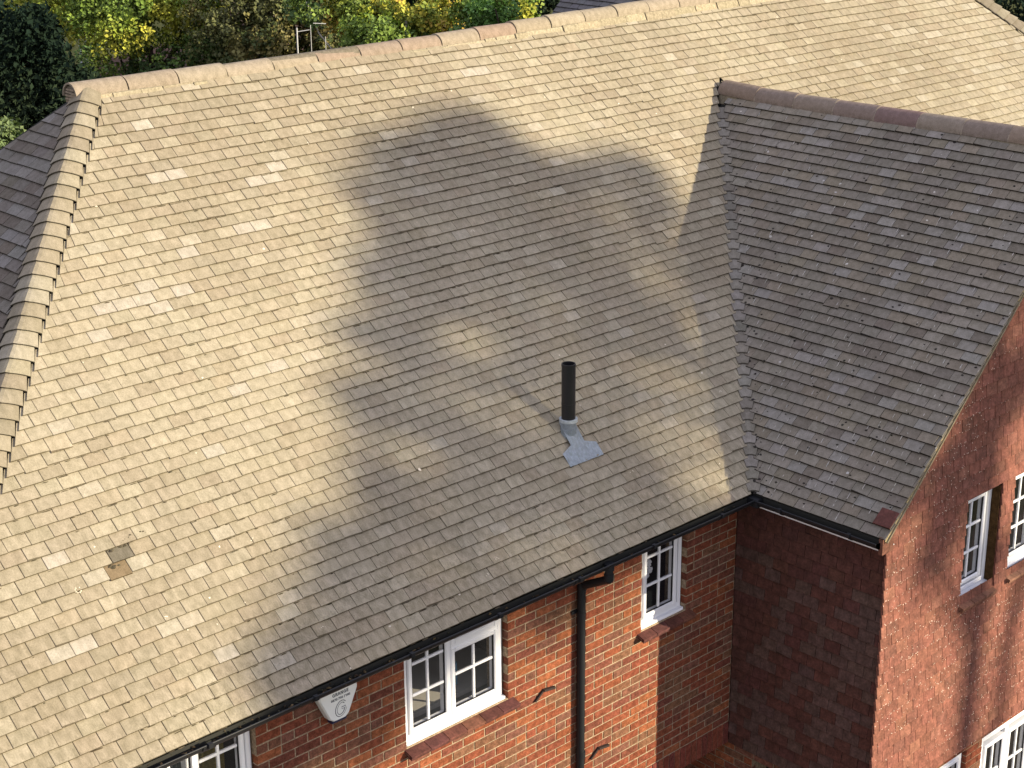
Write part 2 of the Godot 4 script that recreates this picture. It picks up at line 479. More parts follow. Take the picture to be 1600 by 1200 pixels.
# ------------------------------------------------------------------ windows
# xf: lower left corner of the opening in the frame's front plane; lights: {r:[x0,x1,y0,y1], cols, rows, open}
func window(parent: Node, xf: Transform3D, w: float, h: float, lights: Array, label := "") -> Node3D:
	var fr := Batch.new()
	var white := Color(1, 1, 1)
	var f := 0.045
	fr.bevelled(xf, Vector3(0, 0, -0.07), Vector3(f, h, 0), 0.006, white)
	fr.bevelled(xf, Vector3(w - f, 0, -0.07), Vector3(w, h, 0), 0.006, white)
	fr.bevelled(xf, Vector3(f, 0, -0.07), Vector3(w - f, f, -0.001), 0.006, white)
	fr.bevelled(xf, Vector3(f, h - f, -0.07), Vector3(w - f, h, -0.001), 0.006, white)
	fr.bevelled(xf, Vector3(-0.004, -0.028, -0.07), Vector3(w + 0.004, 0.0, 0.035), 0.008, white)
	var o := obj("window", fr, M.white, parent)
	if label: o.set_meta("label", label)
	for i in lights.size():
		var l: Dictionary = lights[i]
		var r: Array = l.r
		var lx := xf
		if l.has("open"):
			lx = xf * Transform3D(Basis(Vector3.UP, l.open), Vector3(r[0], 0, 0.02)) * I(-r[0])
		if i > 0 and not l.has("nomullion"):
			var mu := Batch.new()
			mu.bevelled(xf, Vector3(r[0] - 0.05, f, -0.068), Vector3(r[0] + 0.005, h - f, 0.002), 0.006, white)
			obj("mullion", mu, M.white, o)
		var sash := Batch.new()
		var e := 0.042
		var zf := 0.014
		sash.bevelled(lx, Vector3(r[0], r[2], -0.05), Vector3(r[0] + e, r[3], zf), 0.008, white)
		sash.bevelled(lx, Vector3(r[1] - e, r[2], -0.05), Vector3(r[1], r[3], zf), 0.008, white)
		sash.bevelled(lx, Vector3(r[0] + e, r[2], -0.05), Vector3(r[1] - e, r[2] + e, zf - 0.001), 0.008, white)
		sash.bevelled(lx, Vector3(r[0] + e, r[3] - e, -0.05), Vector3(r[1] - e, r[3], zf - 0.001), 0.008, white)
		obj("sash", sash, M.white, o)
		var gx0: float = r[0] + e; var gx1: float = r[1] - e; var gy0: float = r[2] + e; var gy1: float = r[3] - e
		var gk := Batch.new()
		var q := 0.007
		gk.box(lx, Vector3(gx0, gy0, -0.012), Vector3(gx0 + q, gy1, 0.0), white)
		gk.box(lx, Vector3(gx1 - q, gy0, -0.012), Vector3(gx1, gy1, 0.0), white)
		gk.box(lx, Vector3(gx0 + q, gy0, -0.012), Vector3(gx1 - q, gy0 + q, -0.001), white)
		gk.box(lx, Vector3(gx0 + q, gy1 - q, -0.012), Vector3(gx1 - q, gy1, -0.001), white)
		obj("gasket", gk, M.gasket, o)
		var bar := 0.011
		for c in range(1, l.cols):
			var bx := lerpf(gx0, gx1, float(c) / l.cols)
			var g := Batch.new()
			g.bevelled(lx, Vector3(bx - bar, gy0 + q, -0.02), Vector3(bx + bar, gy1 - q, -0.002), 0.004, white)
			obj("glazing_bar", g, M.white, o)
		var ycuts := [gy0]
		for k in range(1, l.rows):
			var by: float = l.ys[k - 1] if l.has("ys") else lerpf(gy0, gy1, float(k) / l.rows)
			ycuts.append(by)
			var g := Batch.new()
			g.bevelled(lx, Vector3(gx0 + q, by - bar, -0.021), Vector3(gx1 - q, by + bar, -0.003), 0.004, white)
			obj("glazing_bar", g, M.white, o)
		ycuts.append(gy1)
		for c in l.cols:
			for k in l.rows:
				var p := Batch.new()
				var pa := lerpf(gx0, gx1, float(c) / l.cols); var pb := lerpf(gx0, gx1, float(c + 1) / l.cols)
				var tw := rng.randf_range(-0.0012, 0.0012)
				p.quad(lx * Vector3(pa, ycuts[k], -0.011 + tw), lx * Vector3(pb, ycuts[k], -0.011 - tw), lx * Vector3(pb, ycuts[k + 1], -0.011 - tw), lx * Vector3(pa, ycuts[k + 1], -0.011 + tw), white)
				obj("pane", p, M.glass, o)
	return o

func sill(parent: Node, xf: Transform3D, w: float, n: int, proj: float, cols: Array) -> void:
	# sloping clay tiles under a window; xf at the inner upper left corner, z out
	var root := Batch.new()
	root.box(xf, Vector3(0.004, -0.062, -0.04), Vector3(w - 0.004, -0.036, proj - 0.03), lin(0.40, 0.28, 0.17))
	var o := obj("sill", root, M.mortar, parent)
	for k in n:
		var x0 := w * k / n + 0.003; var x1 := w * (k + 1) / n - 0.003
		var col: Color = vary(cols[k % cols.size()], 0.1)
		for layer in 2:
			var b := Batch.new()
			var dy := -0.004 - 0.02 * layer
			var p := PackedVector3Array()
			for i in 8:
				var z := (proj - 0.008 * layer + rng.randf_range(-0.002, 0.002)) if i & 4 else -0.05
				var y := dy - (0.038 if i & 4 else 0.0) + (0.0 if i & 2 else -0.016)
				p.append(xf * Vector3(x1 if i & 1 else x0, y, z))
			b.hexa(p, col * (1.0 if layer == 0 else 0.85))
			obj("sill_tile", b, M.hung, o)

# ------------------------------------------------------------------ foliage
var leaf_meshes := {}
func leaf_cluster(kind: String, size: float, count: int, spread: float) -> ArrayMesh:
	var key := "%s%.3f%d" % [kind, size, count]
	if leaf_meshes.has(key): return leaf_meshes[key]
	var b := Batch.new()
	for i in count:
		var at := Vector3(rng.randf_range(-1, 1), rng.randf_range(-0.7, 0.7), rng.randf_range(-1, 1)) * spread
		var nrm := Vector3(rng.randf_range(-1, 1), rng.randf_range(0.1, 1.3), rng.randf_range(-1, 1)).normalized()
		var ax := nrm.cross(Vector3(rng.randf_range(-1, 1), rng.randf_range(-0.4, 0.4), rng.randf_range(-1, 1))).normalized()
		var ay := nrm.cross(ax).normalized()
		var l := size * rng.randf_range(0.7, 1.25); var w := l * rng.randf_range(0.28, 0.42)
		var tip := at + ax * l; var ml := at + ax * l * 0.45 + ay * w + nrm * w * 0.35; var mr := at + ax * l * 0.45 - ay * w + nrm * w * 0.35
		var g := rng.randf_range(0.75, 1.2)
		var col := Color(g, g, g)
		b.tri(at, ml, tip, col); b.tri(at, tip, mr, col)
	leaf_meshes[key] = b.mesh(M.dark_leaf if kind == "dark" else M.leaf)
	return leaf_meshes[key]

# lobes: [centre, radius vector, clusters, colours]
func crown(parent: Node, called: String, lobes: Array, leaf: ArrayMesh, shell := 0.55) -> void:
	var xfs := []
	var cols := []
	for l in lobes:
		var c: Vector3 = l[0]; var r: Vector3 = l[1]
		for i in int(l[2] * 1.45):
			var d := Vector3(rng.randfn(), rng.randfn(), rng.randfn()).normalized()
			var k := pow(rng.randf(), shell)
			var bump := 1.0 + 0.28 * mid.get_noise_3d(d.x * 90.0 + c.x * 40.0, d.y * 90.0 + c.y * 40.0, d.z * 90.0)
			var p := c + d * r * k * bump
			if mid.get_noise_3d(p.x * 120.0, p.y * 120.0, p.z * 120.0) < -0.11: continue
			var up := (d + Vector3.UP * 0.5 + Vector3(rng.randf_range(-0.5, 0.5), rng.randf_range(-0.3, 0.3), rng.randf_range(-0.5, 0.5))).normalized()
			var side := up.cross(Vector3(0.31, 0.17, -0.94)).normalized()
			var b := Basis(side, up, side.cross(up)) * Basis(Vector3.UP, rng.randf() * TAU)
			xfs.append(Transform3D(b.scaled(Vector3.ONE * rng.randf_range(0.75, 1.25)), p))
			var pal: Array = l[3]
			var t := clampf(0.5 + mid.get_noise_3d(p.x * 45.0, p.y * 45.0 + 70.0, p.z * 45.0) * 1.6 + rng.randf_range(-0.3, 0.3), 0, 0.999)
			cols.append(vary(pal[int(t * pal.size())], 0.22))
	var mm := MultiMesh.new()
	mm.transform_format = MultiMesh.TRANSFORM_3D
	mm.use_colors = true
	mm.mesh = leaf
	mm.instance_count = xfs.size()
	for i in xfs.size():
		mm.set_instance_transform(i, xfs[i])
		mm.set_instance_color(i, cols[i])
	var o := MultiMeshInstance3D.new()
	o.multimesh = mm
	o.name = called
	parent.add_child(o, true)
	o.set_meta("kind", "stuff")

func limb(b: Batch, from: Vector3, to: Vector3, r0: float, r1: float, col: Color, wob := 0.06) -> void:
	var n := 5
	var prev := from
	var pr := r0
	for i in n:
		var t := float(i + 1) / n
		var p := from.lerp(to, t)
		if i < n - 1: p += Vector3(rng.randf_range(-wob, wob), rng.randf_range(-wob, wob) * 0.5, rng.randf_range(-wob, wob)) * from.distance_to(to)
		var r := lerpf(r0, r1, t)
		var dir := (p - prev).normalized()
		var u := Vector3.UP if absf(dir.y) < 0.9 else Vector3.RIGHT
		var s := dir.cross(u).normalized(); u = s.cross(dir)
		for k in 7:
			var a := TAU * k / 7.0; var c := TAU * (k + 1) / 7.0
			var na := s * cos(a) + u * sin(a); var nc := s * cos(c) + u * sin(c)
			b.quadn(prev + na * pr, p + na * r, p + nc * r, prev + nc * pr, na, na, nc, nc, col)
		prev = p; pr = r

func tree(called: String, label: String, category: String, at: Vector3, lobes: Array, leaf: ArrayMesh, bark: Color, trunk_r := 0.12, group := "") -> void:
	var o := thing(called, Vector3(at.x, GROUND, at.z), label, category, group)
	var base := o.position
	var top := Vector3.ZERO
	for l in lobes: top += l[0]
	top = top / lobes.size() - base
	var b := Batch.new()
	limb(b, Vector3(0, -0.2, 0), top, trunk_r, trunk_r * 0.5, bark, 0.03)
	var tr := obj("trunk", b, M.bark, o)
	var moved := []
	for l in lobes:
		var c: Vector3 = l[0] - base
		var q := Batch.new()
		limb(q, top * rng.randf_range(0.45, 0.9), c + Vector3(rng.randf_range(-0.3, 0.3), 0.2, rng.randf_range(-0.3, 0.3)) * l[1], trunk_r * 0.4, 0.012, bark, 0.09)
		obj("branch", q, M.bark, tr)
		moved.append([c, l[1], l[2], l[3]])
	crown(o, "crown", moved, leaf)

# ------------------------------------------------------------------ the scene
func _ready() -> void:
	rng.seed = 4242
	low.seed = 5; low.frequency = 0.01; low.fractal_octaves = 3
	mid.seed = 9; mid.frequency = 0.012; mid.fractal_octaves = 2
	cam_basis = Basis(Vector3(0.72235, -0.00705, 0.69149), Vector3(0.23715, 0.94184, -0.23813), Vector3(-0.64959, 0.336, 0.68201)).orthonormalized()
	var cam := Camera3D.new()
	cam.name = "camera"
	add_child(cam)
	cam.transform = Transform3D(cam_basis, CAM)
	cam.fov = 25.3697
	cam.near = 0.1
	cam.far = 900.0
	cam.current = true
	var sky_mat := ProceduralSkyMaterial.new()
	sky_mat.sky_top_color = Color(0.70, 0.705, 0.785)
	sky_mat.sky_horizon_color = Color(0.93, 0.90, 0.885)
	sky_mat.sky_curve = 0.14
	sky_mat.sky_energy_multiplier = 1.0
	sky_mat.ground_bottom_color = Color(0.12, 0.12, 0.1)
	sky_mat.ground_horizon_color = Color(0.4, 0.42, 0.42)
	var sky := Sky.new()
	sky.sky_material = sky_mat
	var env := Environment.new()
	env.background_mode = Environment.BG_SKY
	env.sky = sky
	env.background_energy_multiplier = 1.1
	env.tonemap_mode = Environment.TONE_MAPPER_LINEAR
	env.tonemap_exposure = 1.95
	env.sdfgi_enabled = true
	env.ssao_enabled = true
	env.ssil_enabled = true
	var we := WorldEnvironment.new()
	we.name = "world_environment"
	we.environment = env
	add_child(we)
	var sun := DirectionalLight3D.new()
	sun.name = "sun"
	add_child(sun)
	sun.look_at_from_position(SUN * 50.0, Vector3.ZERO)
	sun.light_energy = 1.6
	sun.light_color = srgb(1.0, 0.87, 0.635)
	sun.light_angular_distance = 0.5
	sun.shadow_enabled = true
	make_materials()
	build_ground()
	build_house()
	build_fittings()
	build_trees()

func build_ground() -> void:
	var b := Batch.new()
	var e := 400.0
	b.quad(Vector3(-e, GROUND, e), Vector3(e, GROUND, e), Vector3(e, GROUND, -e), Vector3(-e, GROUND, -e), lin(0.075, 0.085, 0.035))
	tag(obj("ground", b, M.ground), "grass ground round the house", "", "", "structure")
	var p := Batch.new()
	p.box(I(), Vector3(-9.0, GROUND - 0.1, -0.2), Vector3(13.0, GROUND + 0.02, 6.5), lin(0.16, 0.145, 0.12))
	tag(obj("patio", p, M.ground), "pale paving in front of the house", "", "", "structure")

# ------------------------------------------------------------------ the house
func main_bounds(s: float) -> Array:
	var k := s * cp           # plan distance from the eave
	if s > D * ns - 0.15: return []
	var x0 := XL + HX * k + 0.185
	var x1 := XR - HX * k - 0.185
	return [x0, x1]

func main_left(s: float) -> Array:
	var b := main_bounds(s)
	if b.is_empty(): return b
	var k := s * cp
	if k < WD: b[1] = k - 0.055
	return b

func main_right(s: float) -> Array:
	var b := main_bounds(s)
	if b.is_empty() or s * cp >= WD: return []
	b[0] = 2.0 * WD - s * cp + 0.055
	return b

func wing_bounds(s: float) -> Array:
	if s > WD * ns - 0.14: return []
	return [-s * cp + 0.055, LZ + 0.004]

func wing_right_bounds(s: float) -> Array:
	if s > WD * ns - 0.14: return []
	return [-LZ, s * cp - 0.055]

func hip_bounds(s: float) -> Array:
	if s * se > D * T - 0.11: return []
	return [-2.0 * D + s * ce / HX + 0.1, -s * ce / HX - 0.185]

func slab(b: Batch, p: Array, t: Vector3, col: Color, drop := -0.045) -> void:
	# a polygon with thickness t, a little below the line of the tiles
	for i in p.size():
		p[i] = p[i] + Vector3(0, drop, 0)
	for i in range(1, p.size() - 1):
		b.tri(p[0], p[i], p[i + 1], col)
		b.tri(p[0] + t, p[i + 1] + t, p[i] + t, col)
	for i in p.size():
		var j := (i + 1) % p.size()
		b.quad(p[i], p[i] + t, p[j] + t, p[j], col)

func build_house() -> void:
	var h := thing("house", Vector3.ZERO, "red brick house with buff tiled hipped roof and a tile-hung gabled wing", "house")
	var H := D * T
	var wh := WD * T
	var felt := lin(0.03, 0.028, 0.026)
	var down := Vector3(0, -0.07, 0)
	var ridge_l := XL + HX * D; var ridge_r := XR - HX * D
	# ---- roofs: boards under the tiles
	var mr := Batch.new()
	slab(mr, [Vector3(XL, 0, 0), Vector3(0, 0, 0), Vector3(WD, wh, -WD), Vector3(2 * WD, 0, 0), Vector3(XR, 0, 0), Vector3(ridge_r, H, -D), Vector3(ridge_l, H, -D)], down, felt)
	var main_roof := obj("main_roof", mr, M.matte, h)
	var front := slope_xf(Vector3(0, -0.04, 0), Vector3.RIGHT, Vector3(0, cp, sp))
	var courses := int(D * ns / GAUGE) + 1
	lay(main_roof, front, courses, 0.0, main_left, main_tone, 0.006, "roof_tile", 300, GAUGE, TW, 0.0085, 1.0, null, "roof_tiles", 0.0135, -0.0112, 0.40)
	lay(main_roof, front, courses, 0.0, main_right, main_tone, 0.006, "roof_tile", 0, GAUGE, TW, 0.0085, 1.0, null, "roof_tiles")
	var br := Batch.new()
	slab(br, [Vector3(XR, 0, -2 * D), Vector3(XL, 0, -2 * D), Vector3(ridge_l, H, -D), Vector3(ridge_r, H, -D)], down, lin(0.26, 0.22, 0.16))
	obj("main_roof", br, M.tile, h)
	var hr := Batch.new()
	slab(hr, [Vector3(XL, 0, -2 * D), Vector3(XL, 0, 0), Vector3(ridge_l, H, -D)], down, felt)
	var hip_roof := obj("hip_roof", hr, M.matte, h)
	var left := slope_xf(Vector3(XL, -0.04, 0), Vector3(0, 0, 1), Vector3(-se, ce, 0))
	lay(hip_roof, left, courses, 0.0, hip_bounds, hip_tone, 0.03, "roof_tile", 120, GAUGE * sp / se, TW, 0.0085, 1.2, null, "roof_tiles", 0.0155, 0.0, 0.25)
	var hr2 := Batch.new()
	slab(hr2, [Vector3(XR, 0, 0), Vector3(XR, 0, -2 * D), Vector3(ridge_r, H, -D)], down, lin(0.28, 0.24, 0.18))
	obj("hip_roof", hr2, M.tile, h)
	var wr := Batch.new()
	slab(wr, [Vector3(0, 0, 0), Vector3(0, 0, LZ - 0.02), Vector3(WD, wh, LZ - 0.02), Vector3(WD, wh, -WD)], down, felt)
	var wing_roof := obj("wing_roof", wr, M.matte, h)
	var wl := slope_xf(Vector3(0, -0.04, 0), Vector3(0, 0, 1), Vector3(-sp, cp, 0))
	var wc := int(WD * ns / GAUGE) + 1
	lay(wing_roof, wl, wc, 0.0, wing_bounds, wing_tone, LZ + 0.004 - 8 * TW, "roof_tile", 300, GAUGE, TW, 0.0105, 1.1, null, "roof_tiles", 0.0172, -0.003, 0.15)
	var wr2 := Batch.new()
	slab(wr2, [Vector3(2 * WD, 0, LZ - 0.02), Vector3(2 * WD, 0, 0), Vector3(WD, wh, -WD), Vector3(WD, wh, LZ - 0.02)], down, felt)
	var wing_right := obj("wing_roof", wr2, M.matte, h)
	lay(wing_right, slope_xf(Vector3(2 * WD, -0.04, 0), Vector3(0, 0, -1), Vector3(sp, cp, 0)), wc, 0.0, wing_right_bounds, main_tone, 0.0, "roof_tile", 0, GAUGE, TW, 0.0115, 1.0, null, "roof_tiles")
	# the red replacement tile low on the verge
	var red := Batch.new()
	red.tile(Transform3D(wl.basis * Basis(Vector3.RIGHT, -0.13), wl * Vector3(LZ - 0.085, 0.042, -0.098)), -0.08, 0.085, -0.08, 0.085, 0.16, 0.0125, 0.002, lin(0.16, 0.06, 0.05))
	obj("roof_tile", red, M.hung, wing_roof).set_meta("label", "dark red replacement tile at the verge")
	# ---- ridges
	var palette := [lin(0.32, 0.265, 0.205), lin(0.315, 0.262, 0.20), lin(0.345, 0.292, 0.225), lin(0.35, 0.297, 0.228), lin(0.34, 0.285, 0.215), lin(0.31, 0.24, 0.185), lin(0.305, 0.242, 0.19), lin(0.32, 0.25, 0.195), lin(0.345, 0.29, 0.222), lin(0.32, 0.24, 0.187), lin(0.345, 0.288, 0.215)]
	var x := ridge_l - 0.17
	var k := 0
	while x < ridge_r + 0.05:
		var col: Color = palette[k] if k < palette.size() else vary(lin(0.36, 0.305, 0.23), 0.06)
		var yy := H - 0.092 + rise(x)
		var one := Batch.new()
		ridge_piece(one, Transform3D(), 0.462, 0.106, col)
		var bs := Basis(Vector3(0, 0, -1), Vector3.UP, Vector3.RIGHT) * Basis(Vector3.RIGHT, rng.randf_range(-0.012, 0.016)) * Basis(Vector3.UP, rng.randf_range(-0.012, 0.012))
		place("ridge_tile", one.mesh(M.tile), main_roof, Transform3D(bs, Vector3(x, yy + rng.randf_range(-0.004, 0.004), -D)))
		x += 0.474
		k += 1
	# mortar under the ridge, in broken lengths
	var bed := Batch.new()
	var core := Batch.new()
	x = ridge_l - 0.155
	while x < ridge_r:
		var l := rng.randf_range(0.12, 0.5)
		var c := vary(lin(0.46, 0.395, 0.28), 0.1)
		var y0 := H + rise(x) - 0.125
		var out := 0.126 + rng.randf_range(0.0, 0.02)
		bed.hexa(PackedVector3Array([Vector3(x, y0 - 0.06, -D), Vector3(x + l, y0 - 0.06, -D), Vector3(x, y0 + 0.06, -D), Vector3(x + l, y0 + 0.06, -D), Vector3(x, y0 - 0.06, -D + out + 0.025), Vector3(x + l, y0 - 0.06, -D + out + 0.025), Vector3(x, y0 + 0.035, -D + out - 0.02), Vector3(x + l, y0 + 0.035, -D + out - 0.02)]), c)
		x += l + (rng.randf_range(0.004, 0.02) if rng.randf() < 0.5 else 0.002)
	core.tube(PackedVector3Array([Vector3(ridge_l - 0.15, H - 0.10, -D), Vector3(ridge_r, H - 0.1, -D)]), 0.088, 14, lin(0.24, 0.21, 0.16), true)
	obj("ridge_mortar", bed, M.mortar, main_roof)
	obj("ridge_bedding", core, M.mortar, main_roof)
	# slips of tile set in the open end of the ridge
	for i in 5:
		var s := Batch.new()
		var yy := H - 0.115 + 0.024 * i - 0.03
		var half := sqrt(maxf(0.0004, 0.088 * 0.088 - pow(yy + 0.008 - (H - 0.10), 2))) * 0.9
		s.box(Transform3D(Basis(Vector3.RIGHT, rng.randf_range(-0.1, 0.1)), Vector3(ridge_l - 0.152, yy, -D)), Vector3(-0.012, -0.007, -half), Vector3(0.02, 0.007, half), vary(lin(0.30, 0.24, 0.18), 0.15))
		obj("tile_slip", s, M.tile, main_roof)
	var z := -WD + 0.08
	k = 0
	while z < LZ - 0.3:
		var one := Batch.new()
		ridge_piece(one, Transform3D(), 0.470, 0.122, vary([lin(0.27, 0.21, 0.165), lin(0.25, 0.20, 0.17), lin(0.27, 0.22, 0.18), lin(0.24, 0.185, 0.16), lin(0.22, 0.155, 0.145), lin(0.28, 0.23, 0.19), lin(0.25, 0.2, 0.17)][k % 7], 0.05))
		var kick := 0.03 * smoothstep(-2.2, -2.9, z)
		place("ridge_tile", one.mesh(M.tile), wing_roof, Transform3D(Basis(Vector3.RIGHT, -0.012 + rng.randf_range(-0.006, 0.006) + (0.05 if k == 0 else 0.0)), Vector3(WD, wh - 0.118 + kick + 0.012 * smoothstep(-1.0, 1.3, z), z)))
		var joint := Batch.new()
		ridge_piece(joint, I(WD, wh - 0.1185 + 0.012 * smoothstep(-1.0, 1.3, z), z + 0.468), 0.010, 0.1235, lin(0.40, 0.34, 0.27))
		obj("mortar_joint", joint, M.mortar, wing_roof)
		z += 0.476
		k += 1
	var wb := Batch.new()
	z = -WD + 0.1
	while z < LZ - 0.02:
		var l := rng.randf_range(0.1, 0.4)
		for side in [-1.0, 1.0]:
			var out := 0.112 + rng.randf_range(0.0, 0.02)
			var y0 := wh - 0.125
			var a := [Vector3(WD, y0 - 0.06, z), Vector3(WD + side * (out + 0.025), y0 - 0.06, z), Vector3(WD, y0 + 0.06, z), Vector3(WD + side * (out - 0.02), y0 + 0.035, z)]
			if side < 0: a = [a[1], a[0], a[3], a[2]]
			var e := Vector3(0, 0, minf(l, LZ - 0.02 - z))
			wb.hexa(PackedVector3Array([a[0], a[1], a[2], a[3], a[0] + e, a[1] + e, a[2] + e, a[3] + e]), vary(lin(0.30, 0.255, 0.18), 0.12))
		z += l + 0.003
	obj("ridge_mortar", wb, M.mortar, wing_roof)
	# ---- bonnet tiles down the two front hips
	for hip in 2:
		var right := hip == 1
		var n := int((D * ns) / GAUGE)
		for i in n:
			var s := i * GAUGE - 0.02
			if s > D * ns - 0.16: break
			if right and s < 2.6: continue
			var one := Batch.new()
			bonnet(one, s, right, vary([lin(0.315, 0.277, 0.21), lin(0.29, 0.253, 0.19), lin(0.335, 0.30, 0.235), lin(0.265, 0.23, 0.173)][rng.randi() % 4], 0.06))
			obj("hip_tile", one, M.tile, main_roof)
		if not right:
			var bed2 := Batch.new()
			for i in n:
				var s := i * GAUGE
				if s > D * ns - 0.2: break
				bonnet(bed2, s + 0.022, false, vary(lin(0.42, 0.36, 0.26), 0.12), -0.02, 0.86)
			obj("hip_mortar", bed2, M.mortar, main_roof)
	# ---- valley tiles
	for i in int(WD * ns / GAUGE) - 3:
		var one := Batch.new()
		valley_tile(one, i * GAUGE + 0.004, vary([lin(0.265, 0.24, 0.202), lin(0.22, 0.2, 0.17), lin(0.28, 0.258, 0.225)][rng.randi() % 3], 0.1))
		obj("valley_tile", one, M.tile, wing_roof)
	var flash := Batch.new()
	flash.tile(Transform3D(front.basis * Basis(Vector3.UP, -0.5), Vector3(WD - 0.06, wh - 0.27, -WD + 0.32)), -0.05, 0.05, -0.05, 0.05, 0.12, 0.05, 0.01, lin(0.40, 0.40, 0.42))
	obj("valley_patch", flash, M.lead, wing_roof)
	# ---- verge: mortar and undercloak along the gable edge
	var vm := Batch.new()
	var s := 0.0
	while s < WD * ns - 0.1:
		var l := rng.randf_range(0.1, 0.35)
		l = minf(l, WD * ns - 0.1 - s)
		var zz := LZ - 0.006 + rng.randf_range(-0.006, 0.004)
		vm.box(wl, Vector3(zz - 0.05, -0.012, -s - l + 0.003), Vector3(zz, 0.006, -s), vary(lin(0.52, 0.43, 0.24), 0.12))
		s += l
	obj("verge_mortar", vm, M.mortar, wing_roof)
	var uc := Batch.new()
	uc.box(wl, Vector3(LZ - 0.12, -0.026, -WD * ns + 0.05), Vector3(LZ + 0.008, -0.013, 0.0), lin(0.30, 0.25, 0.17))
	obj("undercloak", uc, M.tile, wing_roof)
	# ---- lichen and moss on the roofs
	roof_marks(main_roof, front, wing_roof, wl)
	build_walls(h)
	build_rear(h)

func rise(x: float) -> float:
	return -0.008 + 0.055 * smoothstep(-1.5, 2.5, x) - 0.02 * smoothstep(-3.6, -2.4, x)

func bonnet(b: Batch, s: float, right: bool, col: Color, lower := 0.0, scale := 1.0) -> void:
	# saddle over a hip: tail at slope distance s, head 0.16 further up
	var rows := 4
	var cols := 10
	var P := []
	var lay2 := []
	for i in rows + 1:
		var v := float(i) / rows
		var row := PackedVector3Array()
		var row2 := PackedVector3Array()
		for j in cols + 1:
			var a := lerpf(-1.0, 1.0, float(j) / cols)
			var halfw := lerpf(0.195, 0.140, v) * scale
			var e := 0.15
			var fa := halfw * 0.5 * (a + sqrt(a * a + e * e)) - halfw * 0.02
			var fb := halfw * 0.5 * (-a + sqrt(a * a + e * e)) - halfw * 0.02
			var sd := s + v * 0.155 - 0.20 * absf(a) * halfw * (1.0 - v * 0.3)
			var k := sd * cp
			var lift := lower + lerpf(0.064, 0.036, v) - 0.048 * a * a * (1.0 - 0.4 * v)
			var base := Vector3(XL + HX * k, k * T, -k)
			var nb := Vector3(-se, cp + ce, sp).normalized()
			var p := base + Vector3(fa, 0, -fb) + nb * lift
			if right: p.x = XL + XR - p.x
			row.append(p)
			var nb2 := nb
			if right: nb2.x = -nb2.x
			row2.append(p - nb2 * 0.010)
		P.append(row); lay2.append(row2)
	for i in rows:
		for j in cols:
			if right:
				b.quad(P[i][j + 1], P[i][j], P[i + 1][j], P[i + 1][j + 1], col)
			else:
				b.quad(P[i][j], P[i][j + 1], P[i + 1][j + 1], P[i + 1][j], col)
			b.quad(lay2[i][j + 1], lay2[i][j], lay2[i + 1][j], lay2[i + 1][j + 1], col)
	for j in cols:
		b.quad(lay2[0][j], lay2[0][j + 1], P[0][j + 1], P[0][j], col * 0.4)
	for i in rows:
		b.quad(lay2[i][cols], lay2[i + 1][cols], P[i + 1][cols], P[i][cols], col)
		b.quad(lay2[i + 1][0], lay2[i][0], P[i][0], P[i + 1][0], col)

func valley_tile(b: Batch, s: float, col: Color) -> void:
	var rows := 2
	var cols := 6
	var P := []
	for i in rows + 1:
		var v := float(i) / rows
		var row := PackedVector3Array()
		for j in cols + 1:
			var a := lerpf(-1.0, 1.0, float(j) / cols)
			var hw := lerpf(0.062, 0.115, v)
			var e := 0.5
			var fa := hw * 0.5 * (a + sqrt(a * a + e * e))       # towards the wing side (+z)
			var fb := hw * 0.5 * (-a + sqrt(a * a + e * e))      # towards the main side (-x)
			var k := (s + v * 0.15) * cp
			var lift := lerpf(0.012, -0.016, v)
			var up := Vector3(-sp, 2.0 * cp, sp).normalized()
			row.append(Vector3(k - fb, k * T, -k + fa) + up * (lift + 0.004 * a * a))
		P.append(row)
	var t := Vector3(0, -0.013, 0)
	for i in rows:
		for j in cols:
			b.quad(P[i][j], P[i][j + 1], P[i + 1][j + 1], P[i + 1][j], col)
	for j in cols:
		b.quad(P[0][j] + t, P[0][j + 1] + t, P[0][j + 1], P[0][j], col * 0.45)
	for i in rows:
		b.quad(P[i][cols] + t, P[i + 1][cols] + t, P[i + 1][cols], P[i][cols], col)
		b.quad(P[i + 1][0] + t, P[i][0] + t, P[i][0], P[i + 1][0], col)

func blob(b: Batch, xf: Transform3D, rx: float, rz: float, hgt: float, col: Color) -> void:
	var n := 7
	var top := xf * Vector3(0, hgt, 0)
	var ring := PackedVector3Array()
	for i in n:
		var a := TAU * i / n
		var k := rng.randf_range(0.65, 1.25)
		ring.append(xf * Vector3(cos(a) * rx * k, 0, sin(a) * rz * k))
	for i in n:
		b.tri(top, ring[(i + 1) % n], ring[i], col)

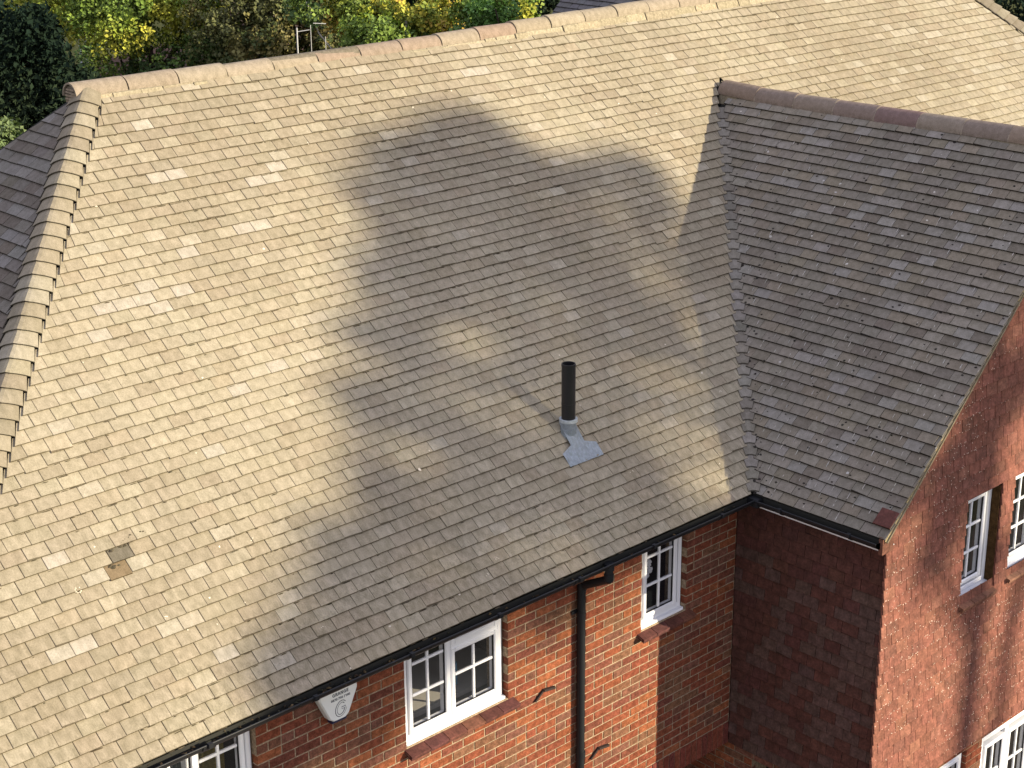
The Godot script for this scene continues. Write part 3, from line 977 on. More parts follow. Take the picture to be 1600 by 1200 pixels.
func roof_marks(main_roof: Node, front: Transform3D, wing_roof: Node, wl: Transform3D) -> void:
	var moss := Batch.new()
	var lichen := Batch.new()
	for i in 4400:
		var s0 := rng.randf_range(0.0, D * ns - 0.1)
		var course := floorf(s0 / GAUGE)
		var x := rng.randf_range(XL + s0 * cp + 0.1, minf(6.0, 8.0))
		if s0 * cp < WD and x > s0 * cp - 0.1: continue
		var f := mid.get_noise_2d(x * 55.0 + 12.0, s0 * 55.0)
		if f < 0.13 and rng.randf() > 0.10: continue
		var p := front * Vector3(x, 0.0275 + bulge(x, course * GAUGE), -course * GAUGE + 0.004 + rng.randf_range(-0.002, 0.004))
		blob(moss, Transform3D(front.basis, p), rng.randf_range(0.008, 0.045), rng.randf_range(0.002, 0.005), rng.randf_range(0.003, 0.008), vary(lin(0.075, 0.062, 0.04), 0.3))
	for q in [Vector2(-5.55, 1.40), Vector2(-5.52, 1.41), Vector2(-5.62, 1.29), Vector2(-5.59, 1.30), Vector2(-5.40, 1.42), Vector2(-5.35, 1.43)]:
		for r in 7:
			blob(moss, Transform3D(front.basis, front * Vector3(q.x + rng.randf_range(-0.06, 0.06), 0.036, -q.y + rng.randf_range(-0.02, 0.02))), rng.randf_range(0.008, 0.02), rng.randf_range(0.006, 0.012), 0.007, vary(lin(0.07, 0.06, 0.04), 0.3))
	for i in 130:
		var s0 := rng.randf_range(0.0, D * ns - 0.1)
		var x := rng.randf_range(XL + s0 * cp + 0.2, 6.0)
		if s0 * cp < WD and x > s0 * cp - 0.1: continue
		var hh := 0.0365 - 0.0135 * fposmod(s0, GAUGE) / GAUGE + bulge(x, s0) + 0.0016
		if i % 7 == 0:
			var rr := rng.randf_range(0.012, 0.024)
			for a in 9:
				var an := TAU * a / 9.0
				if rng.randf() < 0.3: continue
				blob(lichen, Transform3D(front.basis, front * Vector3(x + cos(an) * rr, hh, -s0 + sin(an) * rr)), 0.005, 0.005, 0.0015, lin(0.58, 0.52, 0.40))
		else:
			var rr := rng.randf_range(0.004, 0.014)
			blob(lichen, Transform3D(front.basis, front * Vector3(x, hh, -s0)), rr, rr, 0.0015, vary(lin(0.56, 0.50, 0.40), 0.1))
	obj("moss", moss, M.matte, main_roof, "stuff")
	obj("lichen", lichen, M.matte, main_roof, "stuff")
	var wm := Batch.new()
	var wli := Batch.new()
	for i in 900:
		var s0 := rng.randf_range(0.0, WD * ns - 0.15)
		var z := rng.randf_range(-s0 * cp, LZ)
		var near := exp(-(z + s0 * cp) / 0.16)
		if rng.randf() > 0.22 + near: continue
		var hh := 0.0385 - 0.0135 * fposmod(s0, GAUGE) / GAUGE + bulge(z, s0) + 0.001
		var rr := rng.randf_range(0.004, 0.012) * (1.6 if near > 0.5 else 1.0)
		blob(wm, Transform3D(wl.basis, wl * Vector3(z, hh, -s0)), rr * 1.3, rr, 0.004, vary(lin(0.03, 0.027, 0.022), 0.3))
	for i in 330:
		var course := floorf(rng.randf_range(0.0, WD * ns - 0.15) / GAUGE)
		var s0 := course * GAUGE
		var z := -s0 * cp + 0.1 + rng.randf() * (LZ + s0 * cp - 0.12)
		var hh := 0.0385 + bulge(z, s0)
		if i % 12 < 11:
			# pale mortar-like lichen in the side joints
			var kx := roundf((z - (LZ + 0.004) - (TW * 0.5 if int(course) % 2 else 0.0)) / TW) * TW + LZ + 0.004 + (TW * 0.5 if int(course) % 2 else 0.0)
			blob(wli, Transform3D(wl.basis, wl * Vector3(kx, hh - 0.004, -s0 - rng.randf_range(0.02, 0.09))), 0.004, rng.randf_range(0.012, 0.035), 0.003, vary(lin(0.36, 0.34, 0.30), 0.2))
		else:
			var rr := rng.randf_range(0.005, 0.016)
			blob(wli, Transform3D(wl.basis, wl * Vector3(z, hh - 0.006 + 0.0, -s0 - 0.04)), rr, rr, 0.003, vary(lin(0.42, 0.40, 0.36), 0.15))
	obj("moss", wm, M.matte, wing_roof, "stuff")
	obj("lichen", wli, M.matte, wing_roof, "stuff")

func build_walls(h: Node) -> void:
	var mortar := lin(0.47, 0.355, 0.245)
	# ---- main front wall, first floor
	var face := I(0, 0, WZ)
	var w1 := [-3.672, -2.625, -1.075, -0.155]
	var w2 := [-1.072, -0.498, -1.06, -0.155]
	var w3 := [-6.35, -5.0, -1.20, -0.155]
	var holes := [w1, w2, w3]
	var mb := Batch.new()
	wall_panel(mb, I(0, 0, WZ - 0.005), XL + 0.3, WX, -2.665, -0.06, 0.24, holes, mortar)
	var wall := obj("brick_wall", mb, M.mortar, h)
	brickwork(wall, face, XL + 0.3, WX - 0.004, -0.115, 31, holes, 300, WX - 0.006 - 40 * 0.225)
	for i in 100:
		var x1 := WX - 0.008 - i * 0.075
		if x1 < XL + 0.4: break
		var one := Batch.new()
		one.bevelled(Transform3D(), Vector3(-0.0325, -0.1075, -0.05), Vector3(0.0325, 0.1075, 0.004), 0.003, vary([lin(0.27, 0.075, 0.05), lin(0.22, 0.065, 0.05), lin(0.30, 0.09, 0.055)][rng.randi() % 3], 0.1))
		if depth_in_view(Vector3(x1, -2.55, WZ)) > 0.0:
			place("soldier_brick", one.mesh(M.brick), wall, I(x1 - 0.0325, -2.553, WZ))
		elif i % 1 == 0 and i < 60:
			place("soldier_brick", one.mesh(M.brick), wall, I(x1 - 0.0325, -2.553, WZ))
	# other walls of the house, closing it
	var ob := Batch.new()
	ob.box(I(), Vector3(XL + 0.3, GROUND - 0.3, WZ - 0.25), Vector3(-2.6, -2.67, WZ), mortar * 0.6)
	ob.box(I(), Vector3(-2.6, GROUND - 0.3, -1.75), Vector3(0.42, -2.67, -1.5), lin(0.12, 0.06, 0.045))
	ob.box(I(), Vector3(-2.6, -2.80, -1.5), Vector3(0.16, -2.668, WZ - 0.26), lin(0.12, 0.1, 0.09))
	ob.box(I(), Vector3(XL + 0.3, GROUND - 0.3, -2 * D + 0.3), Vector3(XL + 0.55, -0.08, WZ - 0.26), lin(0.26, 0.1, 0.06))
	ob.box(I(), Vector3(XR - 0.55, GROUND - 0.3, -2 * D + 0.3), Vector3(XR - 0.3, -0.08, WZ), lin(0.26, 0.1, 0.06))
	ob.box(I(), Vector3(XL + 0.55, GROUND - 0.3, -2 * D + 0.3), Vector3(XR - 0.55, -0.08, -2 * D + 0.55), lin(0.26, 0.1, 0.06))
	ob.box(I(), Vector3(2 * WD - 0.42, GROUND - 0.3, WZ - 0.25), Vector3(XR - 0.55, -0.08, WZ), lin(0.26, 0.1, 0.06))
	ob.box(I(), Vector3(2 * WD - 0.42, GROUND - 0.3, WZ + 0.01), Vector3(2 * WD - 0.17, -0.08, GZ - 0.26), lin(0.26, 0.1, 0.06))
	var outer := obj("outer_wall", ob, M.brick, h)
	brickwork(outer, I(0, 0, WZ + 0.004), XL + 0.3, -2.6, -2.675, 35, [], 0)
	# floors and inner walls seen through the glass
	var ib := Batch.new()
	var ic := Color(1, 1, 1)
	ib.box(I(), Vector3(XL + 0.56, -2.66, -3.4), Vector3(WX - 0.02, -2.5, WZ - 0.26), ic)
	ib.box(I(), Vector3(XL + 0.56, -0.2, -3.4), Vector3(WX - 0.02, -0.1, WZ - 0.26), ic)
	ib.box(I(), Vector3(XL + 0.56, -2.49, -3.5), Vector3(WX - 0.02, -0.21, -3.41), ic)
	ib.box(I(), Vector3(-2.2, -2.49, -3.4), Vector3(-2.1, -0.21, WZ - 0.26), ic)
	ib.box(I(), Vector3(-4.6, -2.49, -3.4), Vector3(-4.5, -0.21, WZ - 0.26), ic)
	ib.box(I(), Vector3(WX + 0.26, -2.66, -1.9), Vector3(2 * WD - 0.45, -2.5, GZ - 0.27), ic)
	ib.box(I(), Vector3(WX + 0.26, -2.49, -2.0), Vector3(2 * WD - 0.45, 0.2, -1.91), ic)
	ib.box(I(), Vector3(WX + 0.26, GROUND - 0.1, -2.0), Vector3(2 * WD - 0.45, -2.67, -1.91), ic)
	obj("inner_wall", ib, M.interior, h)
	# ---- wing side wall, tile hung above brick
	var side := Transform3D(Basis(Vector3(0, 0, 1), Vector3.UP, Vector3(-1, 0, 0)), Vector3(WX + 0.03, 0, 0))
	var sb := Batch.new()
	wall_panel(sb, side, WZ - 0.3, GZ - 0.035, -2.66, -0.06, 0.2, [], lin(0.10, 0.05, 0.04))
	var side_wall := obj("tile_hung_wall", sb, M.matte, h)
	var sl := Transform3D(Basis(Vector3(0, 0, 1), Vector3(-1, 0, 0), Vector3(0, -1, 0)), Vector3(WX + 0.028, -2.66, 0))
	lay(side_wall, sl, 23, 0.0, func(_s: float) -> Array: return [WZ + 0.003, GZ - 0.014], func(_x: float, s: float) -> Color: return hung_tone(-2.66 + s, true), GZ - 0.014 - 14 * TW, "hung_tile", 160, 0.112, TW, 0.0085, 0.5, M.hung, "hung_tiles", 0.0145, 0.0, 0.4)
	var lw := Batch.new()
	wall_panel(lw, Transform3D(side.basis, Vector3(WX + 0.022, 0, 0)), -1.5, GZ - 0.02, GROUND - 0.3, -2.66, 0.22, [[-0.02, 0.62, -3.9, -2.74]], mortar * 0.8)
	var lower_side := obj("brick_wall", lw, M.mortar, h)
	brickwork(lower_side, Transform3D(side.basis, Vector3(WX + 0.015, 0, 0)), -1.5, GZ - 0.02, -2.665, 34, [[-0.02, 0.62, -3.9, -2.74]], 60)
	# ---- gable wall, tile hung
	var gb := Batch.new()
	var g4 := [1.30, 1.852, -1.085, -0.122]
	var g5 := [2.062, 2.63, -1.065, -0.122]
	var dark := lin(0.10, 0.05, 0.04)
	wall_panel(gb, I(0, 0, GZ - 0.035), WX + 0.035, 2 * WD - GX, -2.66, 0.0, 0.22, [g4, g5], dark)
	slab(gb, [Vector3(GX + 0.1, 0.001, GZ - 0.035), Vector3(2 * WD - GX - 0.1, 0.001, GZ - 0.035), Vector3(WD, wh_at(WD) - 0.1, GZ - 0.035)], Vector3(0, 0, -0.22), dark, 0.0)
	var gable := obj("gable_wall", gb, M.matte, h)
	var gl := Transform3D(Basis(Vector3.RIGHT, Vector3(0, 0, 1), Vector3(0, -1, 0)), Vector3(0, -2.66, GZ - 0.034))
	var pieces := [[GX, 1.30], [1.852, 2.062], [2.63, 2 * WD - GX]]
	var tone := func(_x: float, s: float) -> Color: return hung_tone(-2.66 + s)
	var from_slope := func(s: float) -> float:
		var y := -2.66 + s
		return maxf(GX - 0.005, (y + 0.075) / T)
	# below, beside and above the windows
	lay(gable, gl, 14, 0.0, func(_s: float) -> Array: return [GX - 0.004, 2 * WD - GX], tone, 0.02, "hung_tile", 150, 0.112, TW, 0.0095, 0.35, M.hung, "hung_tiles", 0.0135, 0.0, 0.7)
	lay(gable, gl, 9, 14 * 0.112, func(_s: float) -> Array: return [GX - 0.004, g4[0]], tone, 0.02, "hung_tile", 70, 0.112, TW, 0.0095, 0.35, M.hung, "hung_tiles", 0.0135, 0.0, 0.7)
	lay(gable, gl, 9, 14 * 0.112, func(_s: float) -> Array: return [g4[1] + 0.002, g5[0] - 0.002], tone, 0.02, "hung_tile", 20, 0.112, TW, 0.0095, 0.35, M.hung, "hung_tiles", 0.0135, 0.0, 0.7)
	lay(gable, gl, 9, 14 * 0.112, func(_s: float) -> Array: return [g5[1], 2 * WD - GX], tone, 0.02, "hung_tile", 0, 0.112, TW, 0.0095, 0.35, M.hung, "hung_tiles", 0.0135, 0.0, 0.7)
	lay(gable, gl, 24, 23 * 0.112, func(s: float) -> Array:
		var x0: float = from_slope.call(s)
		return [] if x0 > WD - 0.05 else [x0, 2 * WD - x0], tone, 0.02, "hung_tile", 90, 0.112, TW, 0.0095, 0.35, M.hung, "hung_tiles", 0.0135, 0.0, 0.7)
	# pale flecks of mortar and lichen on the tile tails
	var fl := Batch.new()
	for i in 4600:
		var c := floorf(rng.randf_range(0.0, 42.0))
		var s := c * 0.112
		var y := -2.66 + s
		var x := rng.randf_range(GX, 2.9)
		if y > -0.02 and x < (y + 0.1) / T: continue
		if y < -0.05 and y > -1.1 and ((x > 1.28 and x < 1.87) or (x > 2.05 and x < 2.65)): continue
		var f := mid.get_noise_2d(x * 70.0, y * 55.0 + 40.0)
		if f < 0.0 and rng.randf() > 0.25: continue
		var rr := rng.randf_range(0.0026, 0.0066)
		var dy := rng.randf_range(-0.004, 0.016) if rng.randf() < 0.6 else rng.randf_range(0.0, 0.1)
		blob(fl, Transform3D(gl.basis, Vector3(x, y + dy, GZ - 0.034 + 0.0385 - 0.0135 * clampf(dy / 0.112, 0.0, 1.0))), rr, rr * 0.9, 0.003, vary(lin(0.60, 0.45, 0.36), 0.15))
	obj("lichen", fl, M.matte, gable, "stuff")
	# brick below the gable, with the ground floor windows
	var g7 := [0.95, 1.735, -4.1, -2.745]
	var g6 := [2.0, 4.2, -4.9, -2.735]
	var lb := Batch.new()
	wall_panel(lb, I(0, 0, GZ - 0.05), GX + 0.05, 2 * WD - GX, GROUND - 0.3, -2.66, 0.22, [g7, g6], mortar)
	var lower := obj("brick_wall", lb, M.mortar, h)
	brickwork(lower, I(0, 0, GZ - 0.043), GX + 0.05, 2 * WD - GX, -2.667, 30, [g7, g6], 40, 0.02)
	# reveals of the first floor gable windows: dark brown linings
	var rv := Batch.new()
	for g in [g4, g5]:
		rv.box(I(), Vector3(g[1] - 0.012, g[2] - 0.03, GZ - 0.12), Vector3(g[1], g[3], GZ - 0.02), lin(0.10, 0.055, 0.025))
		rv.box(I(), Vector3(g[0], g[2] - 0.03, GZ - 0.12), Vector3(g[0] + 0.012, g[3], GZ - 0.02), lin(0.10, 0.055, 0.025))
	obj("window_reveal", rv, M.bark, gable)
	# ---- windows
	var zf := WZ - 0.05
	var a := window(wall, I(-3.655, -1.057, zf), 1.014, 0.895, [
		{"r": [0.047, 0.462, 0.045, 0.85], "cols": 2, "rows": 3, "ys": [0.353, 0.615]},
		{"r": [0.475, 0.967, 0.045, 0.611], "cols": 2, "rows": 2, "ys": [0.367]},
		{"r": [0.475, 0.967, 0.637, 0.85], "cols": 2, "rows": 1, "nomullion": true}], "two-light white window with a small top vent")
	var trn := Batch.new()
	trn.bevelled(I(-3.655, -1.057, zf), Vector3(0.48, 0.605, -0.066), Vector3(0.967, 0.643, 0.004), 0.005, Color(1, 1, 1))
	obj("transom", trn, M.white, a)
	window(wall, I(-1.056, -1.04, zf), 0.543, 0.88, [{"r": [0.047, 0.474, 0.045, 0.835], "cols": 2, "rows": 3, "ys": [0.337, 0.600]}], "narrow white six-pane window near the inner corner")
	window(wall, I(-6.338, -1.17, zf), 1.325, 1.01, [
		{"r": [0.045, 0.40, 0.045, 0.965], "cols": 2, "rows": 3, "ys": [0.39, 0.71]},
		{"r": [0.45, 0.83, 0.045, 0.965], "cols": 2, "rows": 3, "ys": [0.39, 0.71], "open": -0.25},
		{"r": [0.858, 1.267, 0.045, 0.965], "cols": 2, "rows": 3, "ys": [0.40, 0.72]}], "leftmost white window under the gutter, one casement ajar")
	window(gable, I(g4[0] + 0.013, -1.05, GZ - 0.095), 0.526, 0.922, [{"r": [0.004, 0.43, 0.077, 0.895], "cols": 2, "rows": 3, "ys": [0.366, 0.62]}], "white six-pane window in a deep brown reveal")
	window(gable, I(g5[0] + 0.013, -1.03, GZ - 0.095), 0.542, 0.90, [{"r": [0.03, 0.50, 0.06, 0.87], "cols": 2, "rows": 3, "ys": [0.345, 0.60]}], "white window at the right edge of the gable")
	window(lower, I(g7[0] + 0.01, g7[2], GZ - 0.085), 0.765, 1.335, [{"r": [0.04, 0.36, 0.04, 1.295], "cols": 1, "rows": 3}, {"r": [0.405, 0.725, 0.04, 1.295], "cols": 1, "rows": 3}], "white ground floor window below the hung tiles")
	window(lower, I(g6[0] + 0.01, g6[2], GZ - 0.06), 2.18, 2.135, [{"r": [0.06, 0.42, 0.06, 2.04], "cols": 2, "rows": 6}, {"r": [0.48, 0.86, 0.06, 2.04], "cols": 2, "rows": 6}, {"r": [0.92, 2.12, 0.06, 2.04], "cols": 4, "rows": 6}], "tall white glazed doors at the foot of the gable")
	# ---- sills
	var clay := [lin(0.15, 0.055, 0.045), lin(0.13, 0.05, 0.045), lin(0.17, 0.065, 0.05), lin(0.22, 0.09, 0.06)]
	sill(wall, I(w1[0] - 0.02, w1[2] + 0.004, WZ + 0.005), 1.13, 6, 0.075, clay)
	sill(wall, I(w2[0] - 0.05, w2[2] + 0.004, WZ + 0.005), 0.68, 4, 0.075, clay)
	sill(wall, I(w3[0] - 0.02, w3[2] + 0.002, WZ + 0.005), 1.38, 7, 0.075, clay)
	sill(gable, I(g4[0] - 0.0, g4[2] + 0.01, GZ - 0.02), g4[1] - g4[0], 3, 0.06, [lin(0.30, 0.14, 0.09), lin(0.27, 0.12, 0.08)])
	sill(gable, I(g5[0] - 0.0, g5[2] + 0.01, GZ - 0.02), g5[1] - g5[0], 3, 0.06, [lin(0.34, 0.17, 0.11)])
	# ---- eaves: fascia and soffit
	var fa := Batch.new()
	fa.box(I(), Vector3(XL + 0.05, -0.155, -0.045), Vector3(-0.045, -0.008, -0.025), Color(1, 1, 1))
	fa.box(I(), Vector3(XL + 0.05, -0.150, WZ - 0.02), Vector3(WX, -0.138, -0.046), Color(1, 1, 1))
	fa.box(I(), Vector3(0.025, -0.155, -0.024), Vector3(0.045, -0.008, LZ - 0.05), Color(1, 1, 1))
	fa.box(I(), Vector3(0.046, -0.150, -0.046), Vector3(WX + 0.04, -0.138, LZ - 0.055), Color(1, 1, 1))
	obj("fascia", fa, M.white, h)
	var cb := Batch.new()
	cb.box(I(), Vector3(-0.02, -0.16, LZ - 0.054), Vector3(GX + 0.02, -0.005, LZ - 0.015), lin(0.22, 0.095, 0.065))
	obj("eave_corbel", cb, M.hung, gable)

func wh_at(x: float) -> float:
	return x * T

func build_rear(h: Node) -> void:
	# roof slope of the rear wing that shows over the ridge: faces left, courses run front to back
	var ex := 5.9                    # its eave
	var ey := -0.4
	var z0 := -11.05; var z1 := -6.2
	var hw := 3.4
	var b := Batch.new()
	var H := ey + hw * T
	slab(b, [Vector3(ex, ey, z0), Vector3(ex, ey, z1), Vector3(ex + hw, H, z1), Vector3(ex + hw, H, z0)], Vector3(0, -0.07, 0), lin(0.02, 0.02, 0.02))
	slab(b, [Vector3(ex + 2 * hw, ey, z1), Vector3(ex + 2 * hw, ey, z0), Vector3(ex + hw, H, z0), Vector3(ex + hw, H, z1)], Vector3(0, -0.07, 0), lin(0.2, 0.18, 0.15))
	b.box(I(), Vector3(ex + 0.3, GROUND, z0 + 0.1), Vector3(ex + 2 * hw - 0.3, ey - 0.05, z1), lin(0.26, 0.1, 0.06))
	var rear := obj("wing_roof", b, M.matte, h)
	lay(rear, slope_xf(Vector3(ex, ey, 0), Vector3(0, 0, 1), Vector3(-sp, cp, 0)), 47, 0.0, func(s: float) -> Array: return [z0 + 0.02, z1], func(_x: float, _s: float) -> Color: return vary(lin(0.155, 0.15, 0.155), 0.12), 0.0, "roof_tile", 60, GAUGE, TW, 0.014, 1.0, null, "roof_tiles")

# ------------------------------------------------------------------ things on the house
func build_fittings() -> void:
	# vent pipe with its lead slate
	var foot := Vector3(-1.4915, 0.717, -0.749)
	var v := thing("vent_pipe", foot, "black vent pipe standing on the tiled roof in a grey lead collar", "pipe")
	var b := Batch.new()
	b.tube(PackedVector3Array([Vector3(0, -0.05, 0), Vector3(0, 0.606, 0)]), 0.0575, 24, Color(1, 1, 1), false)
	b.tube(PackedVector3Array([Vector3(0, 0.606, 0), Vector3(0, 0.25, 0)]), 0.051, 24, Color(1, 1, 1), false)
	for k in 24:
		var a := TAU * k / 24.0; var c := TAU * (k + 1) / 24.0
		b.quad(Vector3(cos(c) * 0.051, 0.606, sin(c) * 0.051), Vector3(cos(a) * 0.051, 0.606, sin(a) * 0.051), Vector3(cos(a) * 0.0575, 0.606, sin(a) * 0.0575), Vector3(cos(c) * 0.0575, 0.606, sin(c) * 0.0575), Color(1, 1, 1))
	for y in [0.60, 0.27]:
		b.tube(PackedVector3Array([Vector3(0, y - 0.012, 0), Vector3(0, y, 0)]), 0.0595, 24, Color(1, 1, 1), false)
		for e in [y, y - 0.012]:
			for k in 24:
				var a := TAU * k / 24.0; var c := TAU * (k + 1) / 24.0
				b.quad(Vector3(cos(a) * 0.057, e, sin(a) * 0.057), Vector3(cos(c) * 0.057, e, sin(c) * 0.057), Vector3(cos(c) * 0.0595, e, sin(c) * 0.0595), Vector3(cos(a) * 0.0595, e, sin(a) * 0.0595), Color(1, 1, 1))
	obj("pipe", b, M.black, v)
	var l := Batch.new()
	var lc := lin(0.29, 0.33, 0.365)
	for k in 6:
		var y := 0.02 + k * 0.02
		var rr := 0.066 + 0.004 * sin(k * 2.1) - 0.0012 * k
		l.tube(PackedVector3Array([Vector3(0, y - 0.06, 0), Vector3(0.002 * sin(k * 3.0), y + 0.012, 0)]), rr, 22, vary(lc, 0.12), true)
	l.tube(PackedVector3Array([Vector3(0, 0.112, 0), Vector3(0, 0.137, 0)]), 0.076, 22, lin(0.5, 0.55, 0.58), true)
	obj("lead_sleeve", l, M.lead, v)
	var ap := Batch.new()
	var sl := Transform3D(Basis(Vector3.RIGHT, Vector3(0, cp, sp), Vector3(0, -sp, cp)), Vector3.ZERO)
	var rows := 9; var cols := 12
	var P := []
	for i in rows + 1:
		var row := PackedVector3Array()
		for j in cols + 1:
			var u := lerpf(-1, 1, float(j) / cols)
			var w := lerpf(0.0, 1.0, float(i) / rows)
			var half := lerpf(0.080, 0.195, smoothstep(0.56, 0.59, w))
			var hump := 0.075 * exp(-pow(u * half / 0.085, 2)) * pow(1.0 - w, 1.6)
			row.append(sl * Vector3(u * half + 0.012, 0.020 + hump + rng.randf_range(-0.004, 0.004) - 0.006 * w, lerpf(-0.10, 0.27, w)))
		P.append(row)
	for i in rows:
		for j in cols:
			ap.quad(P[i + 1][j], P[i + 1][j + 1], P[i][j + 1], P[i][j], vary(lin(0.31, 0.355, 0.39), 0.08))
	for j in cols:
		ap.quad(P[rows][j] - sl.basis.y * 0.008, P[rows][j + 1] - sl.basis.y * 0.008, P[rows][j + 1], P[rows][j], lc)
	obj("lead_apron", ap, M.lead, v)
	# gutters: half round troughs
	var g := thing("gutter", Vector3(0, -0.052, 0.022), "long black plastic gutter along the main eave", "gutter")
	gutter_run(g, Vector3(XL - 0.05, 0, 0), Vector3(-0.075, 0, 0), 0.057)
	for i in 9:
		gutter_bracket(g, Vector3(-0.5 - i * 0.85, 0, 0), true, i % 4 == 2)
	var g2 := thing("gutter", Vector3(-0.022, -0.052, 0), "short black gutter under the wing's left eave", "gutter")
	gutter_run(g2, Vector3(0, 0, 0.075), Vector3(0, 0, LZ - 0.04), 0.057)
	for i in 2:
		gutter_bracket(g2, Vector3(0, 0, 0.35 + i * 0.7), false, false)
	var litter := Batch.new()
	for i in 420:
		var lx := rng.randf_range(XL, -0.1)
		if lx > -3.6 and rng.randf() > 0.22: continue
		var lz := rng.randf_range(-0.042, 0.050)
		blob(litter, Transform3D(Basis(Vector3.UP, rng.randf() * TAU) * Basis(Vector3.RIGHT, rng.randf_range(-0.5, 0.5)), Vector3(lx, -sqrt(maxf(0.0, 0.053 * 0.053 - lz * lz)) * rng.randf_range(0.1, 0.75), lz)), rng.randf_range(0.008, 0.024), rng.randf_range(0.005, 0.012), rng.randf_range(0.004, 0.012), vary([lin(0.05, 0.035, 0.02), lin(0.10, 0.07, 0.035), lin(0.03, 0.03, 0.018)][i % 3], 0.3))
	obj("leaf_litter", litter, M.matte, g, "stuff")
	var ang := Batch.new()
	ang.box(I(-0.078, -0.062, -0.03), Vector3(0, 0, 0), Vector3(0.1, 0.072, 0.12), Color(1, 1, 1))
	obj("corner_union", ang, M.gutter, g)
	# downpipe with a swan neck
	var d := thing("downpipe", Vector3(-1.85, GROUND, WZ + 0.045), "black downpipe with a swan neck below the gutter outlet", "pipe")
	var wz := WZ + 0.045
	var out := Vector3(-1.83, -0.09, 0.035)
	var k0 := Vector3(-1.83, -0.20, 0.035)
	var k1 := Vector3(-1.845, -0.35, wz)
	var o0 := d.position
	var t := Batch.new()
	var bends := [out - o0, k0 - o0, k1 - o0, k1 + Vector3(0, -0.06, 0) - o0]
	for i in 3:
		t.tube(PackedVector3Array([bends[i], bends[i + 1]]), 0.034, 18, Color(1, 1, 1))
	for i in [1, 2]:
		for q in 8:
			var th := lerpf(-PI / 2, PI / 2, q / 8.0)
			ring_ball(t, bends[i], 0.0385, th, th + PI / 8.0)
	obj("swan_neck", t, M.gutter, d)
	var st := Batch.new()
	st.tube(PackedVector3Array([Vector3(0, k1.y - 0.02 - GROUND, 0), Vector3(0, 0.05, 0)]), 0.034, 18, Color(1, 1, 1))
	obj("pipe", st, M.gutter, d)
	for q in [[out, 0.042, 0.06], [k0 + Vector3(0, 0.02, 0), 0.040, 0.05], [Vector3(k1.x, k1.y + 0.0, wz), 0.040, 0.06], [Vector3(k1.x, -1.9, wz), 0.039, 0.06]]:
		var s := Batch.new()
		var c: Vector3 = q[0] - o0
		s.tube(PackedVector3Array([c + Vector3(0, q[2] * 0.5, 0), c - Vector3(0, q[2] * 0.5, 0)]), q[1], 18, Color(1, 1, 1))
		obj("socket", s, M.gutter, d)
	for y in [-0.58, -2.2, -3.8]:
		var s := Batch.new()
		s.tube(PackedVector3Array([Vector3(0, y - GROUND + 0.012, 0), Vector3(0, y - GROUND - 0.012, 0)]), 0.038, 16, Color(1, 1, 1))
		s.box(I(), Vector3(-0.075, y - GROUND - 0.014, -0.044), Vector3(0.03, y - GROUND + 0.014, -0.03), Color(1, 1, 1))
		obj("clip", s, M.gutter, d)
	# two bent iron hooks in the wall
	for q in [[Vector3(-2.25, -1.15, WZ), "rusty iron hook in the brick wall, left of the downpipe"], [Vector3(-1.60, -1.965, WZ), "rusty iron hook in the brick wall, right of the downpipe"]]:
		var hk := thing("wall_hook", q[0], q[1], "hook", "iron hooks in the brick wall")
		var hb := Batch.new()
		hb.box(Transform3D(Basis(Vector3.BACK, 0.62), Vector3.ZERO), Vector3(-0.115, -0.008, 0.001), Vector3(0.0, 0.008, 0.022), Color(1, 1, 1))
		obj("arm", hb, M.rust, hk)
		var ha := Batch.new()
		ha.box(Transform3D(Basis(Vector3.BACK, -0.15), Vector3.ZERO), Vector3(-0.002, -0.009, 0.002), Vector3(0.125, 0.009, 0.03), Color(1, 1, 1))
		obj("arm", ha, M.rust, hk)
	alarm_box()
	indoors()
	far_things()

func ring_ball(b: Batch, c: Vector3, r: float, t0: float, t1: float) -> void:
	for k in 16:
		var a := TAU * k / 16.0; var e := TAU * (k + 1) / 16.0
		var n := [Vector3(cos(a) * cos(t0), sin(t0), sin(a) * cos(t0)), Vector3(cos(e) * cos(t0), sin(t0), sin(e) * cos(t0)), Vector3(cos(e) * cos(t1), sin(t1), sin(e) * cos(t1)), Vector3(cos(a) * cos(t1), sin(t1), sin(a) * cos(t1))]
		b.quadn(c + n[3] * r, c + n[2] * r, c + n[1] * r, c + n[0] * r, n[3], n[2], n[1], n[0], Color(1, 1, 1))

func gutter_run(o: Node3D, a: Vector3, b: Vector3, r: float) -> void:
	var t := Batch.new()
	var white := Color(1, 1, 1)
	var n := 14
	var dir := (b - a).normalized()
	var s := dir.cross(Vector3.UP).normalized()
	for k in n:
		var p := PI + PI * k / n; var q := PI + PI * (k + 1) / n
		var np := s * cos(p) + Vector3.UP * sin(p); var nq := s * cos(q) + Vector3.UP * sin(q)
		t.quadn(a + nq * r, a + np * r, b + np * r, b + nq * r, nq, np, np, nq, white)
		t.quadn(a + np * (r - 0.004), a + nq * (r - 0.004), b + nq * (r - 0.004), b + np * (r - 0.004), -np, -nq, -nq, -np, white)
	for sgn in [-1.0, 1.0]:
		var c: Vector3 = s * sgn * r
		t.tube(PackedVector3Array([a + c, b + c]), 0.006, 8, white)
	for e in [a, b]:
		for k in n:
			var p := PI + PI * k / n; var q := PI + PI * (k + 1) / n
			var np := s * cos(p) + Vector3.UP * sin(p); var nq := s * cos(q) + Vector3.UP * sin(q)
			t.tri(e, e + np * r, e + nq * r, white)
			t.tri(e, e + nq * r, e + np * r, white)
	obj("trough", t, M.gutter, o)

